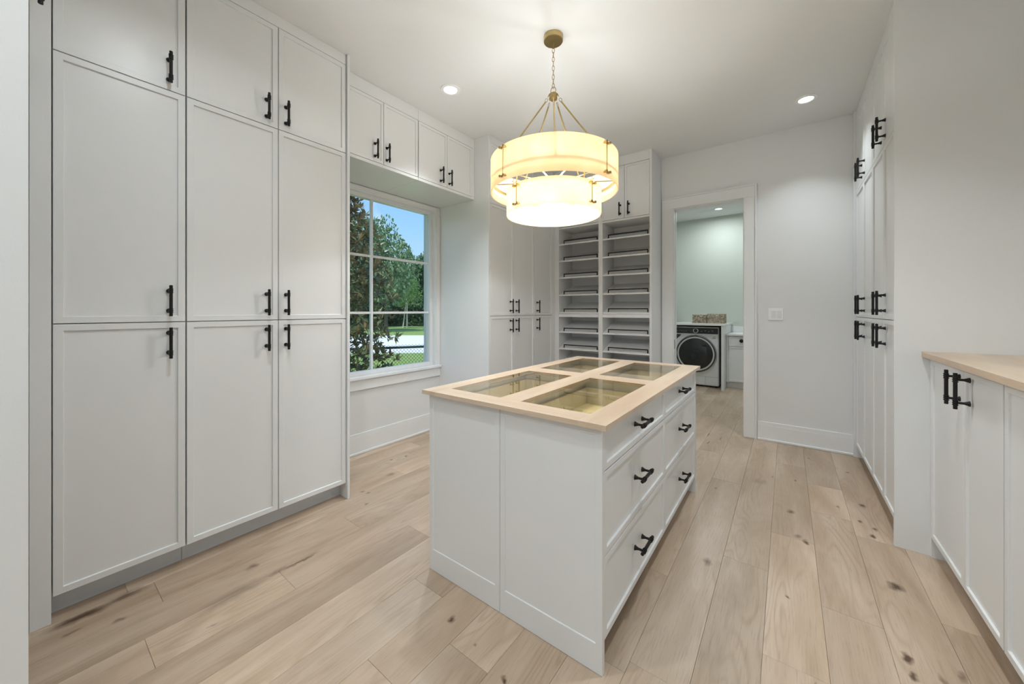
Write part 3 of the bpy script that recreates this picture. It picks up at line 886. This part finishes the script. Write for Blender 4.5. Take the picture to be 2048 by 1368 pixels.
# chain
lm = MB()
pts = []
for i in range(16):
    q = 2 * math.pi * i / 16
    pts.append((0.0075 * math.cos(q), 0, (0.0165 if True else 0) * math.sin(q)))
lm.path(pts, 0.0020, 6, closed=True)
bmesh.ops.recalc_face_normals(lm.bm, faces=lm.bm.faces)
link_me = bpy.data.meshes.new('chain_link'); lm.bm.to_mesh(link_me); lm.bm.free(); link_me.materials.append(M['brass'])
for p_ in link_me.polygons: p_.use_smooth = True
zc_ = CEIL - 0.062; k = 0
while zc_ > 2.745:
    o = link(bpy.data.objects.new('chain_link', link_me)); o.parent = pd
    o.location = (0, 0, zc_ - CEIL); o.rotation_euler = (0, 0, AC + (math.pi / 2 if k % 2 else 0.2)); zc_ -= 0.0285; k += 1
b = MB(); b.path([(PX + 0.017 * math.cos(q) * math.cos(AC + 1.2), PY + 0.017 * math.cos(q) * math.sin(AC + 1.2), 2.722 + 0.021 * math.sin(q)) for q in [2 * math.pi * i / 24 for i in range(24)]], 0.0026, 8, closed=True)
b.build('hanging_loop', M['brass'], pd, smooth=2)
b = MB(); b.lathe([(0.0, 2.703), (0.018, 2.703), (0.026, 2.697), (0.026, 2.668), (0.020, 2.660), (0.0, 2.658)], (PX, PY, 0), 28)
b.build('hub', M['brass'], pd, smooth=True)
ro = 0.385
for i in range(5):
    a = AC + math.radians(72 * i + 1.5)
    ca, sa = math.cos(a), math.sin(a)
    p0 = Vector((PX + 0.032 * ca, PY + 0.032 * sa, 2.685)); p1 = Vector((PX + 0.052 * ca, PY + 0.052 * sa, 2.640)); p2 = Vector((PX + ro * ca, PY + ro * sa, 2.165))
    b = MB(); b.tube(p1, p2, 0.0048, n=10)
    b.tube(p2, p2 + Vector((0, 0, -0.045)), 0.006, n=10)
    b.build('support_rod', M['brass'], pd, smooth=True)
    side = Vector((-sa, ca, 0)); dn = (p1 - p0).normalized()
    for (s0, s1, ax) in ((Vector((PX + 0.026 * ca, PY + 0.026 * sa, 2.688)), 0.010, side), (p0, 0.013, side), (p1 - dn * 0.012, 0.013, None)):
        ax2 = side if ax is not None else Vector((ca, sa, 0)).cross(side).normalized() * 0.3 + Vector((ca, sa, 0))
        ax2 = ax2.normalized()
        pp = [s0 + (dn * math.sin(q) * s1 + ax2 * math.cos(q) * 0.008) for q in [2 * math.pi * j / 14 for j in range(14)]]
        MB().path(pp, 0.0018, 5, closed=True).build('rod_link', M['brass'], pd, smooth=2)
# rings and arms
def ring(R, z, h, th):
    b = MB(); b.lathe([(R - th, z), (R, z), (R, z + h), (R - th, z + h)], (PX, PY, 0), 72, close=True)
    return b
ring(0.390, 2.118, 0.014, 0.006).build('upper_ring', M['brass'], pd, smooth=True)
ring(0.285, 2.052, 0.014, 0.006).build('lower_ring', M['brass'], pd, smooth=True)
b = MB()
for i in range(10):
    a = AC + math.radians(36 * i + 19)
    b.tube((PX + 0.03 * math.cos(a), PY + 0.03 * math.sin(a), 2.125), (PX + 0.385 * math.cos(a), PY + 0.385 * math.sin(a), 2.125), 0.0035, n=8)
for i in range(4):
    a = AC + math.radians(90 * i + 42 - 3)
    b.tube((PX + 0.283 * math.cos(a), PY + 0.283 * math.sin(a), 2.122), (PX + 0.283 * math.cos(a), PY + 0.283 * math.sin(a), 2.055), 0.004, n=8)
b.tube((PX, PY, 2.135), (PX, PY, 2.080), 0.032, n=24)
b.build('spoke_frame', M['brass'], pd, smooth=True)
# sockets, bulbs, lamps
for i in range(6):
    a = AC + math.radians(60 * i + 30)
    bx_, by_ = PX + 0.10 * math.cos(a), PY + 0.10 * math.sin(a)
    sk = MB(); sk.tube((bx_, by_, 2.123), (bx_, by_, 2.085), 0.012, n=14); sk.build('lamp_socket', M['brass'], pd, smooth=True)
    bb = MB(); bb.lathe([(0.0, 2.012), (0.010, 2.014), (0.018, 2.022), (0.021, 2.035), (0.018, 2.052), (0.010, 2.070), (0.009, 2.084)], (bx_, by_, 0), 16)
    bb.build('bulb', M['bulb'], pd, smooth=True)
    ld = bpy.data.lights.new('bulb_and_fill_lamp', 'POINT'); ld.energy = 3.9; ld.shadow_soft_size = 0.03; ld.color = (0.94, 0.97, 1.0)
    lo = link(bpy.data.objects.new('bulb_and_fill_lamp', ld)); lo.parent = pd
    lo.location = Vector((bx_, by_, 2.000)) - org(pd)
    if i % 2 == 0:  # extra lamp with no bulb, added higher up to brighten the ceiling
        ld_fill = bpy.data.lights.new('bulb_and_fill_lamp', 'POINT'); ld_fill.energy = 4.2; ld_fill.shadow_soft_size = 0.03; ld_fill.color = (0.93, 0.975, 1.0)
        lo_fill = link(bpy.data.objects.new('bulb_and_fill_lamp', ld_fill)); lo_fill.parent = pd
        lo_fill.location = Vector((PX + 0.05 * math.cos(a), PY + 0.05 * math.sin(a), 2.215)) - org(pd)
# glass shades: four curved panels per tier, with brass clips at the joints
def tier(R, za, zb, ang, name):
    for k in range(4):
        a0 = AC + ang + math.radians(90 * k) + 0.010; a1 = a0 + math.pi / 2 - 0.020
        b = MB(); b.lathe([(R - 0.007, za + 0.002), (R - 0.002, za), (R, za + 0.003), (R, zb - 0.003), (R - 0.002, zb), (R - 0.007, zb - 0.002)], (PX, PY, 0), 26, a0=a0, a1=a1, close=True)
        pn = b.build(name, M['shade'], pd, smooth=True)
        a = a0 - 0.010; ca, sa = math.cos(a), math.sin(a)
        r = MB(); r.tube((PX + (R + 0.010) * ca, PY + (R + 0.010) * sa, za + 0.024), (PX + (R + 0.010) * ca, PY + (R + 0.010) * sa, zb - 0.024), 0.0032, n=8)
        cr = r.build('clip_rod', M['brass'], pd, smooth=True)
        kb = MB()
        for z in (za + 0.024, zb - 0.024):
            for da in (-1, 1):
                aa = a + da * 0.0155 / R
                c2, s2 = math.cos(aa), math.sin(aa)
                kb.tube((PX + (R - 0.012) * c2, PY + (R - 0.012) * s2, z), (PX + (R + 0.010) * c2, PY + (R + 0.010) * s2, z), 0.0042, n=10)
                kb.tube((PX + (R + 0.008) * c2, PY + (R + 0.008) * s2, z), (PX + (R + 0.024) * c2, PY + (R + 0.024) * s2, z), 0.0078, n=14)
            p0 = Vector((PX + (R + 0.010) * math.cos(a - 0.0155 / R), PY + (R + 0.010) * math.sin(a - 0.0155 / R), z)); p1 = Vector((PX + (R + 0.010) * math.cos(a + 0.0155 / R), PY + (R + 0.010) * math.sin(a + 0.0155 / R), z))
            kb.tube(p0, p1, 0.005, n=8)
        kb.build('clip_knob', M['brass'], cr, smooth=True)
tier(0.404, 2.050, 2.262, math.radians(-44), 'upper_shade_panel')
tier(0.302, 1.908, 2.064, math.radians(-44), 'lower_shade_panel')

# ------------------------------------------------------------------ laundry room
# washer
WX, WYF = -1.257, 6.955
wm = thing('washing_machine', (WX, WYF + 0.33, 0), 'white front-loading washing machine with a dark round door under the laundry counter', 'washing machine')
FW = Fr((0, WYF, 0), (1, 0, 0), (0, -1, 0))
b = MB(); b.box(WX - 0.345, WX + 0.345, WYF, WYF + 0.66, 0.030, 1.020, 0.012)
b.build('body', M['washer'], wm)
MB().fbox(FW, WX - 0.338, WX + 0.338, 0.905, 1.003, 0, 0.010, 0.004).build('control_panel', M['blackgloss'], wm)
MB().fbox(FW, WX + 0.345 - 0.335, WX + 0.325, 0.918, 0.990, 0.0105, 0.0125, 0.0005).build('display', M['darkgrey'], wm)
b = MB()
for i in range(5): b.fbox(FW, WX - 0.30 + i * 0.035, WX - 0.285 + i * 0.035, 0.945, 0.948, 0.0102, 0.0112)
for i in range(4): b.fbox(FW, WX + 0.08 + 0.055 * i, WX + 0.10 + 0.055 * i, 0.945 + 0.01 * (i % 2), 0.949 + 0.01 * (i % 2), 0.0127, 0.0137)
b.build('panel_marks', M['plastic'], wm)
b = MB(); b.lathe([(0.0, -0.040), (0.026, -0.040), (0.030, -0.034), (0.030, -0.008), (0.0, -0.008)], (WX, WYF, 0.955), 28, axis='Y'); b.build('dial', M['blackgloss'], wm, smooth=True)
b = MB(); b.lathe([(0.031, -0.011), (0.041, -0.011), (0.041, -0.022), (0.031, -0.026)], (WX, WYF, 0.955), 32, axis='Y', close=True); b.build('dial_ring', M['chrome'], wm, smooth=True)
cz = 0.560
b = MB(); b.lathe([(0.262, 0.0), (0.322, 0.0), (0.322, -0.020), (0.312, -0.034), (0.290, -0.042), (0.266, -0.038), (0.256, -0.020)], (WX, WYF, cz), 64, axis='Y', close=True)
dor = b.build('door_ring', M['chrome'], wm, smooth=True)
b = MB(); b.lathe([(0.290, -0.0415), (0.308, -0.0345), (0.310, -0.040), (0.291, -0.0445)], (WX, WYF, cz), 64, axis='Y', close=True); b.build('ring_groove', M['blackgloss'], dor, smooth=True)
b = MB(); b.lathe([(0.262, -0.003), (0.262, -0.030), (0.20, -0.052), (0.10, -0.066), (0.0, -0.070)], (WX, WYF, cz), 48, axis='Y'); b.build('door_glass', M['doorglass'], dor, smooth=True)
b = MB(); b.lathe([(0.260, -0.002), (0.21, -0.006), (0.0, -0.004)], (WX, WYF, cz), 48, axis='Y'); b.build('drum', M['blackgloss'], dor, smooth=True)
b = MB(); b.fbox(FW, WX - 0.06, WX + 0.05, cz + 0.03, cz + 0.055, 0.006, 0.020, 0.005); b.fbox(FW, WX - 0.08, WX + 0.02, cz - 0.10, cz + 0.0, 0.006, 0.018, 0.01)
b.build('drum_baffle', M['drum'], dor)
MB().fbox(FW, WX + 0.262, WX + 0.270, 0.0, 0.001, 0, 0.001).build('foot', M['darkgrey'], wm) if False else None
b = MB()
for sx in (-1, 1):
    for dy in (0.06, 0.60): b.tube((WX + sx * 0.30, WYF + dy, 0), (WX + sx * 0.30, WYF + dy, 0.031), 0.02, n=12)
b.build('feet', M['darkgrey'], wm)
b = MB(); b.fbox(FW, WX - 0.34, WX + 0.34, 0.178, 0.180, 0.0002, 0.0012); b.fbox(FW, WX + 0.145, WX + 0.147, 0.04, 0.178, 0.0002, 0.0012)
b.build('service_hatch_line', M['darkgrey'], wm)
# stickers / marks
b = MB(); b.poly([FW.p(u, v, w) for w in (0.0005, 0.0015) for (u, v) in ((WX - 0.335, 0.885), (WX - 0.235, 0.885), (WX - 0.245, 0.865), (WX - 0.335, 0.775))],
                 [(0, 1, 2, 3), (4, 5, 6, 7), (0, 1, 5, 4), (1, 2, 6, 5), (2, 3, 7, 6), (3, 0, 4, 7)])
b.build('corner_sticker', M['print'], wm)
def text(s, size, pos, m, parent, name, rot=(math.pi / 2, 0, 0)):
    cu = bpy.data.curves.new(name, 'FONT'); cu.body = s; cu.size = size; cu.extrude = 0.0006; cu.align_x = 'CENTER'
    tmp = bpy.data.objects.new(name, cu); COL.objects.link(tmp)
    dg = bpy.context.evaluated_depsgraph_get()
    me = bpy.data.meshes.new_from_object(tmp.evaluated_get(dg))
    bpy.data.objects.remove(tmp)
    me.materials.clear(); me.materials.append(m)
    o = link(bpy.data.objects.new(name, me)); o.parent = parent; o.location = Vector(pos) - org(parent); o.rotation_euler = rot
    return o
text('10', 0.040, (WX + 0.275, WYF - 0.0012, 0.838), M['print'], wm, 'warranty_mark')
MB().fbox(FW, WX + 0.245, WX + 0.305, 0.826, 0.831, 0.0004, 0.0014).build('warranty_underline', M['print'], wm)

# counter over the washer with its side panels
lc = thing('laundry_counter', (WX, 7.3, 0), 'white quartz counter over the washing machine carrying two baskets', 'countertop')
MB().box(-1.66, -0.800, 6.815, YL - 0.002, 1.050, 1.080, 0.002).build('slab', M['quartz'], lc)
MB().box(-0.860, -0.822, 6.832, YL - 0.002, 0, 1.0495, 0.001).build('side_panel', M['cab'], lc)
MB().box(-1.660, -1.622, 6.832, YL - 0.002, 0, 1.0495, 0.001).build('side_panel', M['cab'], lc)
# low cabinet to the right
FLB = Fr((0, 7.10, 0), (1, 0, 0), (0, -1, 0))
lb = thing('laundry_cabinet', (-0.4, 7.45, 0), 'white low cabinet with a drawer over a door, right of the washing machine', 'cabinet')
MB().box(-0.820, 0.20, 7.124, YL - 0.002, 0.105, 0.880).build('carcass', M['cab'], lb)
MB().box(-0.820, 0.20, 7.18, 7.195, 0, 0.104).build('toe_kick', M['cab'], lb)
MB().fbox(FLB, -0.819, -0.788, 0.105, 0.879, -0.030, -0.001).build('filler_strip', M['cab'], lb)
def knob(parent, fr, u, v, w=0):
    c = fr.p(u, v, w)
    b = MB(); b.lathe([(0.010, 0), (0.008, -0.014), (0.022, -0.018), (0.030, -0.024), (0.026, -0.032), (0.0, -0.036)], c, 20, axis='Y'); return b.build('knob', M['black'], parent, smooth=True)
for (u0, u1) in ((-0.786, -0.414), (-0.410, -0.036)):
    d = panel(lb, FLB, u0, u1, 0.703, 0.872, name='drawer', st=0.028); knob(d, FLB, (u0 + u1) / 2, 0.80)
    d = panel(lb, FLB, u0, u1, 0.115, 0.700, name='door', st=0.028)
lt = thing('laundry_worktop', (-0.3, 7.45, 0.88), 'low white quartz worktop with a short backsplash, right of the washing machine', 'countertop')
MB().box(-0.8205, 0.22, 7.075, YL - 0.002, 0.8805, 0.911, 0.002).build('slab', M['quartz'], lt)
MB().box(-0.8205, 0.22, YL - 0.022, YL - 0.002, 0.9115, 1.015, 0.002).build('backsplash', M['quartz'], lt)

def basket(x0, x1, y0, y1, z0, h, label):
    t = thing('basket', ((x0 + x1) / 2, (y0 + y1) / 2, z0), label, 'basket', 'woven baskets on the laundry counter')
    n = 8
    b = MB()
    cx, cy = (x0 + x1) / 2, (y0 + y1) / 2
    hx, hy = (x1 - x0) / 2 - 0.007, (y1 - y0) / 2 - 0.007
    for k in range(n):
        z = z0 + 0.008 + (h - 0.020) * k / (n - 1)
        pts = []
        m = 14
        per = []
        for (ax, ay, bx2, by2) in ((-hx, -hy, hx, -hy), (hx, -hy, hx, hy), (hx, hy, -hx, hy), (-hx, hy, -hx, -hy)):
            for i in range(m):
                f = i / m
                wv = 0.0025 * (1 if (i + k) % 2 else -1)
                px = ax + (bx2 - ax) * f; py = ay + (by2 - ay) * f
                nx, ny = (by2 - ay), -(bx2 - ax); l = math.hypot(nx, ny)
                pts.append((cx + px + nx / l * wv, cy + py + ny / l * wv, z))
        if k == n - 2:
            continue
        b.path(pts, (h / n) * 0.52, 6, closed=True)
    b.build('weave', M['wicker'], t, smooth=2)
    r = MB(); r.path([(cx - hx, cy - hy, z0 + h - 0.012), (cx + hx, cy - hy, z0 + h - 0.012), (cx + hx, cy + hy, z0 + h - 0.012), (cx - hx, cy + hy, z0 + h - 0.012)], 0.009, 8, closed=True)
    for sx in (-1, 1):
        for sy in (-1, 1):
            r.tube((cx + sx * hx, cy + sy * hy, z0 + 0.004), (cx + sx * hx, cy + sy * hy, z0 + h - 0.01), 0.006, n=8)
    for sy in (-1, 1):
        r.box(cx - hx, cx - 0.035, cy + sy * hy - 0.005, cy + sy * hy + 0.005, z0 + h - 0.045, z0 + h - 0.01)
        r.box(cx + 0.035, cx + hx, cy + sy * hy - 0.005, cy + sy * hy + 0.005, z0 + h - 0.045, z0 + h - 0.01)
    for sx in (-1, 1):
        r.box(cx + sx * hx - 0.005, cx + sx * hx + 0.005, cy - hy, cy + hy, z0 + h - 0.045, z0 + h - 0.01)
    r.build('rim', M['wicker'], t, smooth=True)
    MB().box(cx - hx, cx + hx, cy - hy, cy + hy, z0 + 0.001, z0 + 0.008).build('bottom', M['wicker'], t)
basket(-1.360, -1.130, 7.20, 7.44, 1.0805, 0.150, 'small woven seagrass basket on the laundry counter, left of the larger one')
basket(-1.118, -0.858, 7.18, 7.46, 1.0805, 0.166, 'larger woven seagrass basket on the laundry counter, right one')

# ------------------------------------------------------------------ outside
S_, C_ = math.sin(YAW), math.cos(YAW)
def at(px, t):
    """ground position of a feature seen at column px, t metres deep"""
    r = (px - 1024) / 733.96
    return ((-S_ + C_ * r) * t, (C_ + S_ * r) * t)
GZ = -0.5
struct(MB().box(-120, -3.33, -60, 90, GZ - 0.2, GZ).build('lawn', M['grass']))
b = MB()
p = [at(300, 14.2), at(1000, 16.0), at(1000, 26.4), at(300, 26.4)]
b.poly([(x, y, z) for z in (GZ - 0.1, GZ + 0.02) for (x, y) in p], [(0, 1, 2, 3), (4, 5, 6, 7), (0, 1, 5, 4), (1, 2, 6, 5), (2, 3, 7, 6), (3, 0, 4, 7)])
o = struct(b.build('road', M['road']))
b = MB(); b.box(XW - 0.33, XW - 0.201, YF - 0.1, 0.9, GZ, CEIL); b.build('wall_outside', M['wall'])['kind'] = 'structure'

# chain-link fence
A = Vector((*at(640, 5.95), 0)); B = Vector((*at(858, 6.62), 0)); E_ = B + (B - A).normalized() * 1.6
A2 = A - (B - A).normalized() * 0.8
fd = (E_ - A2); FLn = fd.length; fd.normalize()
fn = thing('chain_link_fence', (B.x, B.y, GZ), 'dark green chain-link fence with a round top rail across the yard outside the window', 'fence')
RZ = 0.655
MB().tube(A2 + Vector((0, 0, RZ)), B + Vector((0, 0, RZ)), 0.021, n=12).build('top_rail', M['greenmetal'], fn, smooth=True)
def boxpost(P, w, h):
    b = MB(); n = Vector((-fd.y, fd.x, 0))
    pts = [P + fd * (sx * w) + n * (sy * w) + Vector((0, 0, z)) for z in (GZ, h) for (sx, sy) in ((-1, -1), (1, -1), (1, 1), (-1, 1))]
    b.poly(pts, [(0, 1, 2, 3), (4, 5, 6, 7), (0, 1, 5, 4), (1, 2, 6, 5), (2, 3, 7, 6), (3, 0, 4, 7)])
    return b
boxpost(B + fd * 0.02, 0.035, RZ + 0.0).build('post', M['greenmetal'], fn)
boxpost(B + fd * 0.02, 0.042, RZ + 0.02) if False else None
MB().tube(A2 + Vector((0, 0, GZ)), A2 + Vector((0, 0, RZ + 0.03)), 0.03, n=12).build('post', M['greenmetal'], fn, smooth=True)
b = MB()
ws = 0.029; wr = 0.0022
LZ = (B - A2).length
up = Vector((0, 0, 1)); nn = Vector((-fd.y, fd.x, 0))
ztop = RZ + 0.045; dz = 0.031
rows = int((ztop - GZ) / dz)
def tri(a, c):
    d = (c - a).normalized(); s1 = d.cross(nn).normalized()
    o1 = [nn * wr * 1.2, (s1 * wr) - nn * wr * 0.6, (-s1 * wr) - nn * wr * 0.6]
    va = [b.bm.verts.new(a + q) for q in o1]; vb = [b.bm.verts.new(c + q) for q in o1]
    for i in range(3): b.bm.faces.new((va[i], va[(i + 1) % 3], vb[(i + 1) % 3], vb[i]))
for i in range(int(LZ / ws)):
    prev = None
    for k in range(rows + 1):
        pnt = A2 + fd * (ws * (i + (k + i) % 2)) + up * (ztop - k * dz) + nn * 0.026
        if prev is not None: tri(prev, pnt)
        prev = pnt
o = b.build('wire_mesh', M['greenmetal'], fn, recalc=False); o['kind'] = 'stuff'

# foliage
def leaf_pts(P, d, n, L, Wd):
    s = d.cross(n).normalized()
    return [P, P + d * L * 0.45 + s * Wd * 0.5 + n * Wd * 0.12, P + d * L, P + d * L * 0.45 - s * Wd * 0.5 + n * Wd * 0.12]
def rvec(r):
    while True:
        v = Vector((r.uniform(-1, 1), r.uniform(-1, 1), r.uniform(-1, 1)))
        if 0.05 < v.length < 1: return v.normalized()
def cards(verts, faces, P, d, n, L, Wd):
    i = len(verts); verts.extend(leaf_pts(P, d, n, L, Wd)); faces.append((i, i + 1, i + 2, i + 3))
def mesh_from(name, verts, faces, m):
    me = bpy.data.meshes.new(name); me.from_pydata([tuple(v) for v in verts], [], faces); me.materials.append(m); me.update()
    return me

def magnolia():
    r = random.Random(11)
    bx, by = at(636, 4.85)
    t = thing('magnolia_tree', (bx, by, GZ), 'near magnolia with glossy dark leaves and brown undersides, at the left of the window view', 'tree')
    MB().tube((bx, by, GZ), (bx, by, 1.2), 0.06, 0.045, 10).tube((bx, by, 1.2), (bx, by, 3.4), 0.045, 0.012, 8).build('trunk', M['bark'], t, smooth=True)
    prof = [(-0.45, 0.78), (0.1, 0.90), (1.0, 0.96), (1.8, 0.88), (2.4, 0.72), (2.9, 0.48), (3.4, 0.22), (3.7, 0.05)]
    def rad(z):
        for (a, ra), (c, rc) in zip(prof[:-1], prof[1:]):
            if a <= z <= c: return ra + (rc - ra) * (z - a) / (c - a)
        return 0.05
    ros = []
    for i in range(2200):
        z = r.uniform(-0.4, 3.6); q = r.uniform(0, 2 * math.pi)
        R = rad(z) * math.sqrt(r.uniform(0.25, 1.0)) * r.uniform(0.85, 1.12)
        ros.append(Vector((bx + R * math.cos(q), by + R * math.sin(q), z)))
    bb = MB()
    for i in range(46):
        P = ros[i]; hub = Vector((bx, by, max(GZ + 0.3, P.z - 0.35)))
        bb.tube(hub, P, 0.012, 0.004, 5)
    bb.build('branches', M['bark'], t)
    cand = []
    for P in ros:
        out = Vector((P.x - bx, P.y - by, 0.2)).normalized()
        ax = (out + rvec(r) * 0.6 + Vector((0, 0, 0.4))).normalized()
        for j in range(9):
            d = (ax * r.uniform(0.1, 0.9) + rvec(r) * 0.9).normalized()
            n = (Vector((0, 0, 1)) * 0.8 + ax * 0.6 + rvec(r) * 0.8).normalized()
            n = (n - d * n.dot(d)).normalized()
            cand.append((P, d, n, r.uniform(0.075, 0.12), r.uniform(0.030, 0.044)))
    camp = Vector((0, 0, CAMZ))
    def key(c):
        P = c[0]; dpt = -S_ * P.x + C_ * P.y; px = 1024 + 733.96 * (C_ * P.x + S_ * P.y) / dpt
        return dpt if 697 < px < 862 else 100 + dpt
    cand.sort(key=key)
    lm = []
    rr = random.Random(5)
    for i in range(4):
        W = 0.36 + 0.04 * i
        vs = [(0, 0, 0), (W * 0.4, 0.3, 0.03), (W * 0.5, 0.6, 0.04), (0, 1.0, -0.04), (-W * 0.5, 0.6, 0.04), (-W * 0.4, 0.3, 0.03), (0, 0.3, -0.01), (0, 0.6, 0.0)]
        me = mesh_from('leaf', vs, [(0, 1, 6), (1, 2, 7, 6), (2, 3, 7), (0, 6, 5), (5, 6, 7, 4), (4, 7, 3)], M['magnolia'])
        lm.append(me)
    for i, (P, d, n, L, Wd) in enumerate(cand[:290]):
        o = link(bpy.data.objects.new('leaf', lm[i % 4])); o.parent = t
        s = d.cross(n).normalized(); pos = P - Vector((bx, by, GZ))
        o.matrix_basis = Matrix(((s.x * L, d.x * L, n.x * L, pos.x), (s.y * L, d.y * L, n.y * L, pos.y), (s.z * L, d.z * L, n.z * L, pos.z), (0, 0, 0, 1)))
    V, F = [], []
    for (P, d, n, L, Wd) in cand[290:]:
        cards(V, F, P - Vector((bx, by, GZ)), d, n, L, Wd)
    o = link(bpy.data.objects.new('foliage', mesh_from('foliage', V, F, M['magnolia']))); o.parent = t; o['kind'] = 'stuff'
magnolia()

def crown_mesh(seed, n, m, size):
    """unit crown: radius 1, height 2 (z -1..1)"""
    r = random.Random(seed); V, F = [], []
    blobs = []
    for i in range(26):
        v = rvec(r); blobs.append((Vector((v.x * 0.66, v.y * 0.66, v.z * 0.66)), r.uniform(0.22, 0.42)))
    for i in range(n):
        c, R = blobs[i % len(blobs)]
        v = rvec(r); P = c + v * R * (r.uniform(0.5, 1.0) ** 0.5)
        d = (rvec(r) + v * 0.5).normalized(); nn2 = (v + rvec(r) * 0.7); nn2 = (nn2 - d * nn2.dot(d)).normalized()
        s = size * r.uniform(0.6, 1.3)
        cards(V, F, P, d, nn2, s, s * 0.6)
    return mesh_from('crown', V, F, m)
CR = {'dark': [crown_mesh(s, 4200, M['leaf_dark'], 0.12) for s in (1, 2)], 'mid': [crown_mesh(s, 4200, M['leaf_mid'], 0.10) for s in (3, 4)], 'light': [crown_mesh(5, 3000, M['leaf_light'], 0.09)]}
def tree(kind, var, px, t, ztop, zlow, rad, label, bark='bark', group='trees beyond the road', tr=0.16, lean=0.0, trunk2=None):
    x, y = at(px, t)
    T_ = thing('tree', (x, y, GZ), label, 'tree', group)
    c = link(bpy.data.objects.new('crown', CR[kind][var])); c.parent = T_
    c['kind'] = 'stuff'
    zc = (ztop + zlow) / 2; c.location = (0, 0, zc - GZ); c.scale = (rad, rad, (ztop - zlow) / 2)
    c.rotation_euler = (0, 0, px * 0.37)
    MB().tube((x + lean, y, GZ), (x, y, zc), tr, tr * 0.6, 9).build('trunk', M[bark], T_, smooth=True)
    if trunk2:
        x2, y2 = at(trunk2, t); MB().tube((x2, y2, GZ), (x, y, zc), tr * 0.8, tr * 0.5, 9).build('trunk', M[bark], T_, smooth=True)
tree('mid', 0, 772, 31, 9.2, 1.2, 2.9, 'tall mid-green oak behind the magnolia, its top against the sky')
tree('mid', 1, 722, 38, 11.4, 1.0, 3.2, 'tall mid-green tree right behind the magnolia, left of the window view', tr=0.2)
tree('light', 0, 814, 38.5, 4.9, 1.1, 1.6, 'small light-green tree with two pale trunks on the far lawn', 'palebark', tr=0.09, trunk2=806)
tree('dark', 0, 874, 47.5, 10.0, 0.2, 3.4, 'dark broad tree at the right edge of the window view')
tree('mid', 1, 830, 54, 10.4, -0.3, 3.3, 'mid-green tree behind the small light-green one')
tree('dark', 1, 715, 54, 10.2, -0.4, 3.6, 'dark tree in the wood behind the magnolia trunk')
tree('dark', 1, 775, 64.5, 11.3, -0.4, 3.9, 'dark tree deep in the wood, left of the right-hand gap')
tree('dark', 0, 868, 65, 11.4, -0.5, 3.9, 'dark tree deep in the wood at the far right')
tree('dark', 0, 812, 76, 12.6, -0.5, 4.2, 'dark tree deepest in the wood, between the two deep dark trees')
tree('dark', 1, 722, 76, 12.8, -0.4, 4.4, 'dark tree deepest in the wood, behind the magnolia')
# undergrowth hedge under the wood
V, F = [], []; r = random.Random(9)
for i in range(9000):
    px = r.uniform(640, 940); t_ = r.uniform(42.5, 44.0); x, y = at(px, t_)
    P = Vector((x, y, GZ + r.uniform(0, 2.4)))
    cards(V, F, P, rvec(r), rvec(r), 0.4 * r.uniform(0.6, 1.3), 0.25)
hx, hy = at(790, 43.2)
V = [Vector(v) - Vector((hx, hy, GZ)) for v in V]
o = link(bpy.data.objects.new('undergrowth', mesh_from('undergrowth', V, F, M['leaf_dark']))); o.location = (hx, hy, GZ)
tag(o, 'dark undergrowth along the edge of the wood beyond the lawn', 'shrubs', kind='stuff')
